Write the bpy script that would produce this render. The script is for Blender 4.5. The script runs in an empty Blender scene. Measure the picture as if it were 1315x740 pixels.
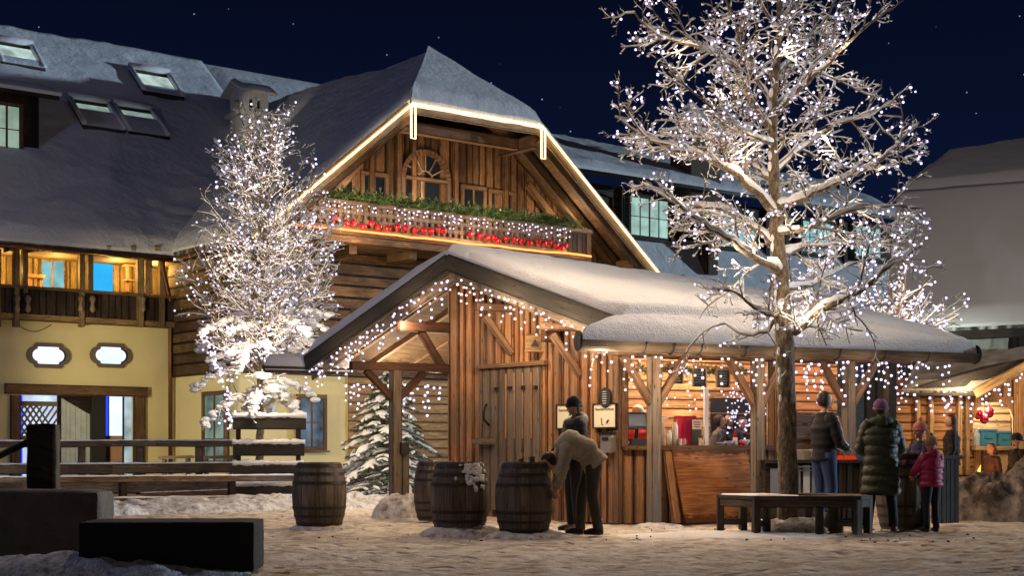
import bpy, math, random
from mathutils import Vector, Matrix, noise
random.seed(7)
SC = bpy.context.scene
COL = SC.collection
FP = 1900.0; CX = 657.5; HY = 578.0; CH = 1.1      # focal length in photo pixels, centre column, horizon row, camera height

# ---------------------------------------------------------------- camera, sky, lights, exposure
cam = bpy.data.objects.new("camera", bpy.data.cameras.new("camera")); COL.objects.link(cam)
cam.location = (0, 0, CH); cam.rotation_euler = (math.radians(90), 0, 0)
cam.data.sensor_width = 36; cam.data.lens = FP/1315*36; cam.data.shift_y = (HY-370)/1315
cam.data.clip_end = 2000
SC.camera = cam
SC.view_settings.view_transform = 'Standard'; SC.view_settings.look = 'None'
SC.view_settings.exposure = 0.22; SC.view_settings.gamma = 1
SC.cycles.use_denoising = True
SC.cycles.max_bounces = 5; SC.cycles.diffuse_bounces = 3; SC.cycles.glossy_bounces = 2
SC.cycles.transmission_bounces = 3; SC.cycles.transparent_max_bounces = 6
SC.cycles.sample_clamp_indirect = 1.5
SC.cycles.caustics_reflective = False; SC.cycles.caustics_refractive = False

def NT(tree):
    N, L = tree.nodes, tree.links
    def n(t, **k):
        x = N.new(t)
        for a, b in k.items():
            if a.startswith('i_'): x.inputs[a[2:].replace('_', ' ')].default_value = b
            else: setattr(x, a, b)
        return x
    return N, L, n

def make_world():
    w = bpy.data.worlds.new("World"); SC.world = w; w.use_nodes = True
    N, L, n = NT(w.node_tree); N.clear()
    out = n('ShaderNodeOutputWorld'); bg = n('ShaderNodeBackground'); tc = n('ShaderNodeTexCoord')
    sx = n('ShaderNodeSeparateXYZ'); L.new(tc.outputs['Generated'], sx.inputs[0])
    rp = n('ShaderNodeValToRGB'); L.new(sx.outputs[2], rp.inputs[0])
    e = rp.color_ramp.elements
    e[0].position = 0.0; e[0].color = (0.006, 0.0145, 0.050, 1)
    e[1].position = 0.36; e[1].color = (0.0010, 0.0014, 0.0060, 1)
    m = e.new(0.17); m.color = (0.0024, 0.0056, 0.022, 1)
    vo = n('ShaderNodeTexVoronoi'); vo.inputs['Scale'].default_value = 150
    L.new(tc.outputs['Generated'], vo.inputs['Vector'])
    lt = n('ShaderNodeMath', operation='LESS_THAN'); L.new(vo.outputs['Distance'], lt.inputs[0]); lt.inputs[1].default_value = 0.075
    sc = n('ShaderNodeSeparateColor'); L.new(vo.outputs['Color'], sc.inputs[0])
    gt = n('ShaderNodeMath', operation='GREATER_THAN'); L.new(sc.outputs[0], gt.inputs[0]); gt.inputs[1].default_value = 0.72
    mu = n('ShaderNodeMath', operation='MULTIPLY'); L.new(lt.outputs[0], mu.inputs[0]); L.new(gt.outputs[0], mu.inputs[1])
    m2 = n('ShaderNodeMath', operation='MULTIPLY'); L.new(mu.outputs[0], m2.inputs[0]); L.new(sc.outputs[1], m2.inputs[1])
    ad = n('ShaderNodeMixRGB', blend_type='MIX'); L.new(m2.outputs[0], ad.inputs[0]); L.new(rp.outputs[0], ad.inputs[1]); ad.inputs[2].default_value = (0.35, 0.4, 0.6, 1)
    L.new(ad.outputs[0], bg.inputs[0]); bg.inputs[1].default_value = 1.0
    L.new(bg.outputs[0], out.inputs[0])
make_world()

sun = bpy.data.objects.new("low_flood_glow", bpy.data.lights.new("low_flood_glow", 'SUN')); COL.objects.link(sun)
sun.data.energy = 1.9; sun.data.angle = math.radians(1.5); sun.data.color = (0.62, 0.82, 1.0)
def aim(o, d):
    o.rotation_euler = Vector(d).to_track_quat('-Z', 'Y').to_euler()
aim(sun, (-0.925, -0.20, -0.045))

def lamp(name, loc, energy, color, r=0.05, kind='POINT', d=None, size=1.0, blend=0.6, spot=100, size_y=None):
    l = bpy.data.lights.new(name, kind); o = bpy.data.objects.new(name, l); COL.objects.link(o)
    l.energy = energy; l.color = color; o.location = loc
    if kind == 'AREA':
        l.size = size
        if size_y: l.shape = 'RECTANGLE'; l.size_y = size_y
    else: l.shadow_soft_size = r
    if kind == 'SPOT': l.spot_size = math.radians(spot); l.spot_blend = blend
    if d: aim(o, d)
    return o
WARM = (1.0, 0.74, 0.48); FAIRY = (1.0, 0.78, 0.56); SODIUM = (1.0, 0.62, 0.16)
# fill lights added out of frame in place of unseen street lighting
lamp("square_fill", (-19, 17, 13), 2000, (0.46, 0.56, 1.0), 0.5)
lamp("square_fill", (-2.4, 18.4, 7.4), 330, (1.0, 0.72, 0.44), 0.25)
lamp("square_fill", (19, 31, 10), 900, (1.0, 0.86, 0.72), 0.3)

lamp("square_fill", (-6.5, 4, 6), 120, (1.0, 0.8, 0.62), 0.3)

# ---------------------------------------------------------------- projection helpers
def P(px, py, Y): return Vector(((px-CX)*Y/FP, Y, CH+(HY-py)*Y/FP))
def G(px, Y): return Vector(((px-CX)*Y/FP, Y, 0))
def GB(px, py): return G(px, CH*FP/(py-HY))

class Wall:
    """A vertical plane through O (2-D) along d; n faces the camera."""
    def __init__(s, O, d):
        s.O = Vector((O[0], O[1])); s.d = Vector((d[0], d[1])).normalized()
        s.n = Vector((s.d.y, -s.d.x))
        if s.n.dot(-s.O) < 0: s.n = -s.n
    def P(s, t, z, o=0.0):
        q = s.O+s.d*t+s.n*o; return Vector((q.x, q.y, z))
    def t(s, px, o=0.0):
        k = (px-CX)/FP; ox = s.O.x+s.n.x*o; oy = s.O.y+s.n.y*o
        return (k*oy-ox)/(s.d.x-k*s.d.y)
    def z(s, px, py, o=0.0):
        q = s.P(s.t(px, o), 0, o); return CH+(HY-py)*q.y/FP
    def at(s, px, py, o=0.0): return s.P(s.t(px, o), s.z(px, py, o), o)

# ---------------------------------------------------------------- mesh builder
ORG = {}
class MB:
    def __init__(s): s.v = []; s.f = []; s.uv = []; s.r = []; s.m = []; s.sm = []; s.ed = []
    def add(s, vs, fs, uvs=None, r=None, m=0, smooth=False, ed=None):
        b = len(s.v); s.ed += ed if ed else [[(.5, .5)]*len(f) for f in fs]; s.v += [Vector(x) for x in vs]
        for i, f in enumerate(fs):
            s.f.append([b+k for k in f])
            s.uv.append(uvs[i] if uvs else [(vs[k][0]*.7+vs[k][2], vs[k][1]*.7+vs[k][2]*.4) for k in f])
            s.r.append(random.random() if r is None else (r[i] if isinstance(r, list) else r)); s.m.append(m); s.sm.append(smooth)
    def hexa(s, c, m=0, r=None):
        c = [Vector(x) for x in c]
        ln = [(c[1]-c[0]).length, (c[3]-c[0]).length, (c[4]-c[0]).length]
        co = [(0,0,0),(1,0,0),(1,1,0),(0,1,0),(0,0,1),(1,0,1),(1,1,1),(0,1,1)]
        L = ln.index(max(ln)); ou, ov = random.random()*40, random.random()*40
        fs = [((0,3,2,1),(0,1)),((4,5,6,7),(0,1)),((0,1,5,4),(0,2)),((1,2,6,5),(1,2)),((2,3,7,6),(0,2)),((3,0,4,7),(1,2))]
        uvs = []; eds = []
        for f, ax in fs:
            if L in ax: a = L; b = ax[0] if ax[1] == L else ax[1]
            else: a, b = ax
            uvs.append([(co[k][a]*ln[a]+ou, co[k][b]*ln[b]+ov+(3 if L not in ax else 0)) for k in f])
            eds.append([(co[k][a], co[k][b]) for k in f] if ln[b] > .09 else [(.5, .5)]*4)
        s.add(c, [f for f, _ in fs], uvs, random.random() if r is None else r, m, False, eds)
    def box(s, c, sz, rz=0, m=0, r=None):
        h = Vector(sz)/2; R = Matrix.Rotation(rz, 3, 'Z'); c = Vector(c)
        s.hexa([c+R@Vector((x*h.x, y*h.y, z*h.z)) for x, y, z in
                [(-1,-1,-1),(1,-1,-1),(1,1,-1),(-1,1,-1),(-1,-1,1),(1,-1,1),(1,1,1),(-1,1,1)]], m, r)
    def wbox(s, W, t0, t1, z0, z1, o0, o1, m=0, r=None):
        P_ = W.P
        s.hexa([P_(t0,z0,o1),P_(t1,z0,o1),P_(t1,z0,o0),P_(t0,z0,o0),P_(t0,z1,o1),P_(t1,z1,o1),P_(t1,z1,o0),P_(t0,z1,o0)], m, r)
    def pbox(s, W, x0, y0, x1, y1, o0, o1, m=0, r=None):
        """box on wall W from photo columns x0..x1, rows y0 (top) .. y1"""
        t0, t1 = W.t(x0, o1), W.t(x1, o1); xm = (x0+x1)/2
        s.wbox(W, t0, t1, W.z(xm, y1, o1), W.z(xm, y0, o1), o0, o1, m, r)
    def beam(s, a, b, w, h=None, up=(0,0,1), m=0, r=None):
        a, b = Vector(a), Vector(b); h = h or w; d = (b-a).normalized(); u = Vector(up)
        if abs(d.dot(u)) > .97: u = Vector((0.3, 1, 0))
        sd = d.cross(u).normalized(); u = sd.cross(d).normalized()
        s.hexa([a-sd*w/2-u*h/2, b-sd*w/2-u*h/2, b+sd*w/2-u*h/2, a+sd*w/2-u*h/2,
                a-sd*w/2+u*h/2, b-sd*w/2+u*h/2, b+sd*w/2+u*h/2, a+sd*w/2+u*h/2], m, r)
    def etube(s, pts, rad, n=8, side=None, m=0, cap=True, smooth=True, r=None):
        pts = [Vector(p) for p in pts]; k = len(pts); rings = []; L = 0; uvl = []
        rr = random.random() if r is None else r
        ref = None
        for i, p in enumerate(pts):
            d = (pts[min(i+1, k-1)]-pts[max(i-1, 0)])
            d = d.normalized() if d.length > 1e-9 else Vector((0,0,1))
            if side is not None: ref = Vector(side)
            elif ref is None: ref = Vector((1,0,0)) if abs(d.x) < .8 else Vector((0,1,0))
            a = (ref-d*ref.dot(d))
            a = a.normalized() if a.length > 1e-6 else d.orthogonal().normalized()
            if side is None: ref = a
            b = d.cross(a)
            q = rad[i] if isinstance(rad, (list, tuple)) else rad
            ra, rb = q if isinstance(q, (list, tuple)) else (q, q)
            rings.append([p+a*ra*math.cos(2*math.pi*j/n)+b*rb*math.sin(2*math.pi*j/n) for j in range(n)])
            if i: L += (p-pts[i-1]).length
            uvl.append((L, ra))
        vs = [v for g in rings for v in g]; fs = []; uvs = []
        ou, ov = random.random()*30, random.random()*30
        for i in range(k-1):
            for j in range(n):
                j2 = (j+1) % n; fs.append((i*n+j, i*n+j2, (i+1)*n+j2, (i+1)*n+j))
                c0, c1 = 2*math.pi*j/n, 2*math.pi*(j+1)/n
                ra = max(uvl[0][1], .02)
                uvs.append([(uvl[i][0]+ou, c0*ra+ov), (uvl[i][0]+ou, c1*ra+ov), (uvl[i+1][0]+ou, c1*ra+ov), (uvl[i+1][0]+ou, c0*ra+ov)])
        if cap:
            fs.append(tuple(range(n-1, -1, -1))); uvs.append([(ou, ov)]*n)
            fs.append(tuple((k-1)*n+j for j in range(n))); uvs.append([(ou, ov)]*n)
        s.add(vs, fs, uvs, rr, m, smooth)
    def lathe(s, c, prof, n=20, m=0, smooth=False, ax=None, stave=False):
        c = Vector(c); vs = []; R = ax.to_matrix() if ax is not None else Matrix.Identity(3)
        for (r, z) in prof:
            for j in range(n):
                a = 2*math.pi*j/n; vs.append(c+R@Vector((r*math.cos(a), r*math.sin(a), z)))
        fs = []; uvs = []; rs = []; rj = [random.random() for _ in range(n)]
        for i in range(len(prof)-1):
            for j in range(n):
                j2 = (j+1) % n; fs.append((i*n+j, i*n+j2, (i+1)*n+j2, (i+1)*n+j))
                w = .1; z0, z1 = prof[i][1], prof[i+1][1]
                if abs(z1-z0) < 1e-4: z0, z1 = prof[i][0], prof[i+1][0]
                o = rj[j]*30
                uvs.append([(z0+o, j*w), (z0+o, j*w+w), (z1+o, j*w+w), (z1+o, j*w)]); rs.append(rj[j] if stave else rj[0])
        s.add(vs, fs, uvs, rs, m, smooth)
    def sphere(s, c, r, seg=12, rings=8, m=0, R=None, fn=None):
        c = Vector(c); r = Vector(r) if isinstance(r, (tuple, list, Vector)) else Vector((r, r, r)); vs = [Vector((0,0,1))]
        for i in range(1, rings):
            th = math.pi*i/rings
            for j in range(seg):
                a = 2*math.pi*j/seg; vs.append(Vector((math.sin(th)*math.cos(a), math.sin(th)*math.sin(a), math.cos(th))))
        vs.append(Vector((0,0,-1)))
        if fn: vs = [fn(v) for v in vs]
        vs = [Vector((v.x*r.x, v.y*r.y, v.z*r.z)) for v in vs]
        if R is not None: vs = [R@v for v in vs]
        vs = [c+v for v in vs]
        fs = [(0, 1+j, 1+(j+1) % seg) for j in range(seg)]
        for i in range(rings-2):
            for j in range(seg):
                j2 = (j+1) % seg; fs.append((1+i*seg+j, 1+(i+1)*seg+j, 1+(i+1)*seg+j2, 1+i*seg+j2))
        b = 1+(rings-2)*seg; e = len(vs)-1
        fs += [(b+j, e, b+(j+1) % seg) for j in range(seg)]
        s.add(vs, fs, None, None, m, True)
    def prism(s, pts, dv, m=0, r=None):
        """closed outline pts extruded by vector dv"""
        pts = [Vector(p) for p in pts]; dv = Vector(dv); k = len(pts); vs = pts+[p+dv for p in pts]
        fs = [tuple(range(k-1, -1, -1)), tuple(range(k, 2*k))]+[(i, (i+1) % k, (i+1) % k+k, i+k) for i in range(k)]
        s.add(vs, fs, None, random.random() if r is None else r, m)
    def grid(s, rows, m=0, smooth=True, r=.5, uvs=1.0):
        a, b = len(rows), len(rows[0]); vs = [v for g in rows for v in g]
        fs = [(i*b+j, i*b+j+1, (i+1)*b+j+1, (i+1)*b+j) for i in range(a-1) for j in range(b-1)]
        s.add(vs, fs, None, r, m, smooth)
    def build(s, name, mats, parent=None, origin=None, kind=None):
        if not isinstance(mats, (list, tuple)): mats = [mats]
        if parent is not None: org = ORG[parent.name]
        elif origin is not None: org = Vector(origin)
        else:
            mn = [min(v[i] for v in s.v) for i in range(3)]; mx = [max(v[i] for v in s.v) for i in range(3)]
            org = Vector(((mn[0]+mx[0])/2, (mn[1]+mx[1])/2, mn[2]))
        me = bpy.data.meshes.new(name)
        me.from_pydata([tuple(v-org) for v in s.v], [], s.f)
        uv = me.uv_layers.new(name="grain"); flat = [c for f in s.uv for p in f for c in (p[0], p[1])]
        uv.data.foreach_set('uv', flat)
        u2 = me.uv_layers.new(name="edge"); u2.data.foreach_set('uv', [c for f in s.ed for p in f for c in p])
        at = me.attributes.new("rnd", 'FLOAT', 'FACE'); at.data.foreach_set('value', s.r)
        me.polygons.foreach_set('material_index', s.m); me.polygons.foreach_set('use_smooth', s.sm)
        for x in mats: me.materials.append(x)
        me.update()
        o = bpy.data.objects.new(name, me); COL.objects.link(o)
        if parent is not None: o.parent = parent
        else: o.location = org
        ORG[o.name] = org
        if kind: o['kind'] = kind
        return o

def tag(o, label=None, cat=None, group=None, kind=None):
    if label: o['label'] = label
    if cat: o['category'] = cat
    if group: o['group'] = group
    if kind: o['kind'] = kind
    return o
def thing(name, label, cat, loc=(0,0,0), group=None):
    o = bpy.data.objects.new(name, None); COL.objects.link(o); o.location = loc; o.empty_display_size = .2
    ORG[o.name] = Vector(loc); return tag(o, label, cat, group)
def copy_tree(o, parent=None, loc=None):
    c = o.copy(); COL.objects.link(c)
    if parent is not None: c.parent = parent
    if loc is not None: c.location = loc
    ORG[c.name] = Vector(loc) if loc is not None else ORG.get(o.name, Vector())
    for ch in list(o.children): copy_tree(ch, c)
    return c
def fbm(p, sc, oct=3, off=0):
    return noise.fractal(Vector((p[0]*sc+off, p[1]*sc, (p[2] if len(p) > 2 else 0)*sc)), 1.0, 2.0, oct)

# ---------------------------------------------------------------- materials
def mat_new(name):
    m = bpy.data.materials.new(name); m.use_nodes = True
    N, L, n = NT(m.node_tree); bs = N['Principled BSDF']; return m, N, L, n, bs
def plain(name, col, rough=.6, metal=0.0, var=.25, scale=6, bump=.15, spec=.4):
    m, N, L, n, bs = mat_new(name)
    tc = n('ShaderNodeTexCoord'); no = n('ShaderNodeTexNoise'); no.inputs['Scale'].default_value = scale; no.inputs['Detail'].default_value = 5
    L.new(tc.outputs['Object'], no.inputs['Vector'])
    mx = n('ShaderNodeMixRGB'); L.new(no.outputs['Fac'], mx.inputs[0])
    mx.inputs[1].default_value = tuple(c*(1-var) for c in col)+(1,); mx.inputs[2].default_value = tuple(min(1, c*(1+var)) for c in col)+(1,)
    L.new(mx.outputs[0], bs.inputs['Base Color']); bs.inputs['Roughness'].default_value = rough
    bs.inputs['Metallic'].default_value = metal; bs.inputs['Specular IOR Level'].default_value = spec
    if bump:
        bp = n('ShaderNodeBump'); bp.inputs['Strength'].default_value = bump; bp.inputs['Distance'].default_value = .02
        n2 = n('ShaderNodeTexNoise'); n2.inputs['Scale'].default_value = scale*6; L.new(tc.outputs['Object'], n2.inputs['Vector'])
        L.new(n2.outputs['Fac'], bp.inputs['Height']); L.new(bp.outputs[0], bs.inputs['Normal'])
    return m
def wood(name, dark, light, gs=16, contrast=.5, knots=True, rough=.75, bump=.8, grey=None, snow=False, vary=.6, edge=.12, edgecol=None, fine=.45):
    m, N, L, n, bs = mat_new(name)
    uv = n('ShaderNodeUVMap'); uv.uv_map = "grain"
    mp = n('ShaderNodeMapping'); mp.inputs['Scale'].default_value = (1.0, gs, 1); L.new(uv.outputs[0], mp.inputs[0])
    no = n('ShaderNodeTexNoise'); no.inputs['Scale'].default_value = 1.6; no.inputs['Detail'].default_value = 10; no.inputs['Roughness'].default_value = .72
    L.new(mp.outputs[0], no.inputs['Vector'])
    at = n('ShaderNodeAttribute'); at.attribute_name = "rnd"
    rp = n('ShaderNodeValToRGB'); L.new(no.outputs['Fac'], rp.inputs[0])
    e = rp.color_ramp.elements; e[0].position = .5-.5*contrast*.6; e[0].color = (*dark, 1); e[1].position = .5+.5*contrast*.6; e[1].color = (*light, 1)
    # tone of each board
    mr = n('ShaderNodeMapRange'); L.new(at.outputs['Fac'], mr.inputs[0]); mr.inputs[3].default_value = 1-vary; mr.inputs[4].default_value = 1+vary*.35
    mu = n('ShaderNodeMixRGB', blend_type='MULTIPLY'); mu.inputs[0].default_value = 1
    L.new(rp.outputs[0], mu.inputs[1]); L.new(mr.outputs[0], mu.inputs[2]); cur = mu.outputs[0]
    # fine dark grain lines
    mg = n('ShaderNodeMapping'); mg.inputs['Scale'].default_value = (1.6, gs*5.5, 1); L.new(uv.outputs[0], mg.inputs[0])
    ng = n('ShaderNodeTexNoise'); ng.inputs['Scale'].default_value = 1.2; ng.inputs['Detail'].default_value = 3; L.new(mg.outputs[0], ng.inputs['Vector'])
    rg_ = n('ShaderNodeMapRange'); L.new(ng.outputs['Fac'], rg_.inputs[0]); rg_.inputs[1].default_value = .38; rg_.inputs[2].default_value = .58; rg_.inputs[3].default_value = 1-fine; rg_.inputs[4].default_value = 1.08
    mu2 = n('ShaderNodeMixRGB', blend_type='MULTIPLY'); mu2.inputs[0].default_value = 1; L.new(cur, mu2.inputs[1]); L.new(rg_.outputs[0], mu2.inputs[2]); cur = mu2.outputs[0]
    # rough darker rims of each board
    u2 = n('ShaderNodeUVMap'); u2.uv_map = "edge"; se = n('ShaderNodeSeparateXYZ'); L.new(u2.outputs[0], se.inputs[0])
    a1 = n('ShaderNodeMath', operation='SUBTRACT'); L.new(se.outputs[1], a1.inputs[0]); a1.inputs[1].default_value = .5
    a2 = n('ShaderNodeMath', operation='ABSOLUTE'); L.new(a1.outputs[0], a2.inputs[0])
    me_ = n('ShaderNodeMapping'); me_.inputs['Scale'].default_value = (9, 14, 1); L.new(uv.outputs[0], me_.inputs[0])
    ne = n('ShaderNodeTexNoise'); ne.inputs['Scale'].default_value = 1; ne.inputs['Detail'].default_value = 4; L.new(me_.outputs[0], ne.inputs['Vector'])
    a3 = n('ShaderNodeMath', operation='MULTIPLY_ADD'); L.new(ne.outputs['Fac'], a3.inputs[0]); a3.inputs[1].default_value = .22; L.new(a2.outputs[0], a3.inputs[2])
    me2 = n('ShaderNodeMapRange'); L.new(a3.outputs[0], me2.inputs[0]); me2.inputs[1].default_value = .60-edge; me2.inputs[2].default_value = .645-edge*.8
    mxe = n('ShaderNodeMixRGB'); L.new(me2.outputs[0], mxe.inputs[0]); L.new(cur, mxe.inputs[1]); mxe.inputs[2].default_value = (*(edgecol or tuple(c*.35 for c in dark)), 1); cur = mxe.outputs[0]
    tc = n('ShaderNodeTexCoord')
    # broad weather stains
    n3 = n('ShaderNodeTexNoise'); n3.inputs['Scale'].default_value = 1.3; n3.inputs['Detail'].default_value = 6; L.new(tc.outputs['Object'], n3.inputs['Vector'])
    r3 = n('ShaderNodeValToRGB'); L.new(n3.outputs['Fac'], r3.inputs[0]); r3.color_ramp.elements[0].position = .42; r3.color_ramp.elements[1].position = .68
    g = grey or tuple(c*.45 for c in dark)
    m3 = n('ShaderNodeMixRGB'); ml = n('ShaderNodeMath', operation='MULTIPLY'); L.new(r3.outputs[0], ml.inputs[0]); ml.inputs[1].default_value = .65
    L.new(ml.outputs[0], m3.inputs[0]); L.new(cur, m3.inputs[1]); m3.inputs[2].default_value = (*g, 1); cur = m3.outputs[0]
    if knots:
        m4 = n('ShaderNodeMapping'); m4.inputs['Scale'].default_value = (2.2, 7, 1); L.new(uv.outputs[0], m4.inputs[0])
        vo = n('ShaderNodeTexVoronoi'); vo.inputs['Scale'].default_value = 1.4; L.new(m4.outputs[0], vo.inputs['Vector'])
        r4 = n('ShaderNodeValToRGB'); L.new(vo.outputs['Distance'], r4.inputs[0]); r4.color_ramp.elements[0].position = .05; r4.color_ramp.elements[1].position = .16
        r4.color_ramp.elements[0].color = (1,1,1,1); r4.color_ramp.elements[1].color = (0,0,0,1)
        m5 = n('ShaderNodeMixRGB'); L.new(r4.outputs[0], m5.inputs[0]); L.new(cur, m5.inputs[1]); m5.inputs[2].default_value = (*tuple(c*.35 for c in dark), 1); cur = m5.outputs[0]
    if snow:
        cur = snow_on(N, L, n, cur, .55)
    L.new(cur, bs.inputs['Base Color']); bs.inputs['Roughness'].default_value = rough; bs.inputs['Specular IOR Level'].default_value = .25
    bp = n('ShaderNodeBump'); bp.inputs['Strength'].default_value = bump; bp.inputs['Distance'].default_value = .012
    L.new(no.outputs['Fac'], bp.inputs['Height']); L.new(bp.outputs[0], bs.inputs['Normal'])
    return m
def snow_on(N, L, n, cur, thr):
    """snow lying on faces that look up"""
    ge = n('ShaderNodeNewGeometry'); sx = n('ShaderNodeSeparateXYZ'); L.new(ge.outputs['True Normal'], sx.inputs[0])
    no = n('ShaderNodeTexNoise'); no.inputs['Scale'].default_value = 9; tc = n('ShaderNodeTexCoord'); L.new(tc.outputs['Object'], no.inputs['Vector'])
    ad = n('ShaderNodeMath', operation='ADD'); L.new(sx.outputs[2], ad.inputs[0]); L.new(no.outputs['Fac'], ad.inputs[1])
    mr = n('ShaderNodeMapRange'); L.new(ad.outputs[0], mr.inputs[0]); mr.inputs[1].default_value = thr+.4; mr.inputs[2].default_value = thr+.6
    mx = n('ShaderNodeMixRGB'); L.new(mr.outputs[0], mx.inputs[0]); L.new(cur, mx.inputs[1]); mx.inputs[2].default_value = (.78, .78, .8, 1)
    return mx.outputs[0]
def snowmat(name, col=(.80, .80, .82), dirt=None, dscale=1.5, dthr=.5, bump=.5, bscale=7, fine=45, bdist=.06, prints=False):
    m, N, L, n, bs = mat_new(name)
    tc = n('ShaderNodeTexCoord'); no = n('ShaderNodeTexNoise'); no.inputs['Scale'].default_value = bscale; no.inputs['Detail'].default_value = 8; no.inputs['Roughness'].default_value = .6
    L.new(tc.outputs['Object'], no.inputs['Vector'])
    fi = n('ShaderNodeTexNoise'); fi.inputs['Scale'].default_value = fine; fi.inputs['Detail'].default_value = 3; L.new(tc.outputs['Object'], fi.inputs['Vector'])
    cur = None
    if dirt:
        dn = n('ShaderNodeTexNoise'); dn.inputs['Scale'].default_value = dscale; dn.inputs['Detail'].default_value = 8; dn.inputs['Roughness'].default_value = .7
        L.new(tc.outputs['Object'], dn.inputs['Vector'])
        r = n('ShaderNodeValToRGB'); L.new(dn.outputs['Fac'], r.inputs[0]); r.color_ramp.elements[0].position = dthr-.1; r.color_ramp.elements[1].position = dthr+.12
        mx = n('ShaderNodeMixRGB'); L.new(r.outputs[0], mx.inputs[0]); mx.inputs[1].default_value = (*col, 1); mx.inputs[2].default_value = (*dirt, 1)
        L.new(mx.outputs[0], bs.inputs['Base Color'])
    else: bs.inputs['Base Color'].default_value = (*col, 1)
    bs.inputs['Roughness'].default_value = .75; bs.inputs['Specular IOR Level'].default_value = .3
    ad = n('ShaderNodeMath', operation='MULTIPLY_ADD'); L.new(fi.outputs['Fac'], ad.inputs[0]); ad.inputs[1].default_value = .25; L.new(no.outputs['Fac'], ad.inputs[2])
    bp = n('ShaderNodeBump'); bp.inputs['Strength'].default_value = bump; bp.inputs['Distance'].default_value = bdist
    L.new(ad.outputs[0], bp.inputs['Height']); last = bp
    if prints:   # dents left by feet
        nd = n('ShaderNodeTexNoise'); nd.inputs['Scale'].default_value = 2.5; L.new(tc.outputs['Object'], nd.inputs['Vector'])
        vm = n('ShaderNodeVectorMath', operation='MULTIPLY_ADD'); L.new(nd.outputs['Color'], vm.inputs[0]); vm.inputs[1].default_value = (.35,.35,.35); L.new(tc.outputs['Object'], vm.inputs[2])
        vo = n('ShaderNodeTexVoronoi'); vo.inputs['Scale'].default_value = 3.6; vo.feature = 'SMOOTH_F1'; vo.inputs['Smoothness'].default_value = .35; L.new(vm.outputs[0], vo.inputs['Vector'])
        mr = n('ShaderNodeMapRange'); mr.inputs[1].default_value = .12; mr.inputs[2].default_value = .38; L.new(vo.outputs['Distance'], mr.inputs[0])
        b2 = n('ShaderNodeBump'); b2.inputs['Strength'].default_value = .8; b2.inputs['Distance'].default_value = .075; L.new(mr.outputs[0], b2.inputs['Height']); L.new(bp.outputs[0], b2.inputs['Normal']); last = b2
    L.new(last.outputs[0], bs.inputs['Normal'])
    return m
def emit(name, col, st, sample=False, rim=None, var=0):
    m, N, L, n, bs = mat_new(name); N.remove(bs)
    em = n('ShaderNodeEmission'); em.inputs[0].default_value = (*col, 1); em.inputs[1].default_value = st
    if rim:   # halo put into the bulb colour: white core, tinted rim
        lw = n('ShaderNodeLayerWeight'); lw.inputs[0].default_value = .5
        rp = n('ShaderNodeValToRGB'); L.new(lw.outputs['Facing'], rp.inputs[0]); e = rp.color_ramp.elements
        e[0].position = .25; e[0].color = (*[c*st for c in col], 1); e[1].position = .95; e[1].color = (*rim, 1)
        L.new(rp.outputs[0], em.inputs[0]); em.inputs[1].default_value = 1
    if var:
        tc = n('ShaderNodeTexCoord'); no = n('ShaderNodeTexNoise'); no.inputs['Scale'].default_value = 1.6; L.new(tc.outputs['Object'], no.inputs['Vector'])
        mr = n('ShaderNodeMapRange'); L.new(no.outputs['Fac'], mr.inputs[0]); mr.inputs[1].default_value = .3; mr.inputs[2].default_value = .7
        mr.inputs[3].default_value = st*(1-var); mr.inputs[4].default_value = st*(1+var); L.new(mr.outputs[0], em.inputs[1])
    L.new(em.outputs[0], N['Material Output'].inputs[0])
    m.cycles.emission_sampling = 'AUTO' if sample else 'NONE'
    return m
M = {}
M['snow'] = snowmat("snow", bump=.55)
M['roof_snow'] = snowmat("roof_snow", col=(.78,.78,.81), bscale=2.0, bump=.75, bdist=.16)
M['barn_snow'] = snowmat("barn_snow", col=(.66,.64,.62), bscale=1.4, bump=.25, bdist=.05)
M['branch_snow'] = snowmat("branch_snow", col=(.82,.81,.80), bscale=14, bump=.3)
M['ground'] = snowmat("trodden_snow", col=(.70,.62,.53), dirt=(.30,.225,.16), dscale=3.2, dthr=.54, bump=1.0, bscale=6.5, fine=38, prints=True)
M['bank'] = snowmat("dirty_snow", col=(.66,.64,.64), dirt=(.20,.16,.13), dscale=7.0, dthr=.54, bump=.9, bscale=5)
M['mound'] = snowmat("earthy_snow", col=(.42,.38,.35), dirt=(.07,.055,.045), dscale=2.2, dthr=.46, bump=1, bscale=4)
M['hut'] = wood("hut_boards", (.22,.092,.036), (.62,.325,.145), gs=14, contrast=.75, vary=.42, edge=.17, edgecol=(.10,.028,.009), grey=(.13,.10,.075))
M['hut_gap'] = wood("hut_backing", (.03,.008,.004), (.22,.055,.014), gs=9, contrast=.8, vary=.5)
M['beam'] = wood("hut_beam", (.15,.08,.045), (.36,.22,.13), gs=12, vary=.35)
M['redbeam'] = wood("reddish_beam", (.085,.038,.024), (.20,.09,.052), gs=12, vary=.3)
M['grey'] = wood("weathered_board", (.015,.013,.011), (.075,.066,.054), gs=18, contrast=.8, vary=.3, grey=(.03,.03,.028))
M['post'] = wood("weathered_post", (.12,.085,.055), (.32,.24,.17), gs=14, vary=.2, grey=(.16,.145,.13))
M['door'] = wood("door_boards", (.10,.07,.045), (.33,.22,.14), gs=16, contrast=.7, vary=.35, grey=(.13,.12,.11))
M['ply'] = wood("leaning_panel", (.27,.10,.035), (.52,.23,.09), gs=5, contrast=.5, vary=.1)
M['log'] = wood("old_log", (.045,.024,.012), (.24,.14,.075), gs=9, contrast=.7, vary=.5)
M['gable'] = wood("gable_board", (.06,.028,.012), (.31,.165,.075), gs=9, contrast=.85, vary=.55, edge=.15)
M['dark'] = wood("dark_board", (.022,.014,.010), (.085,.055,.037), gs=9, vary=.5)
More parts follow.
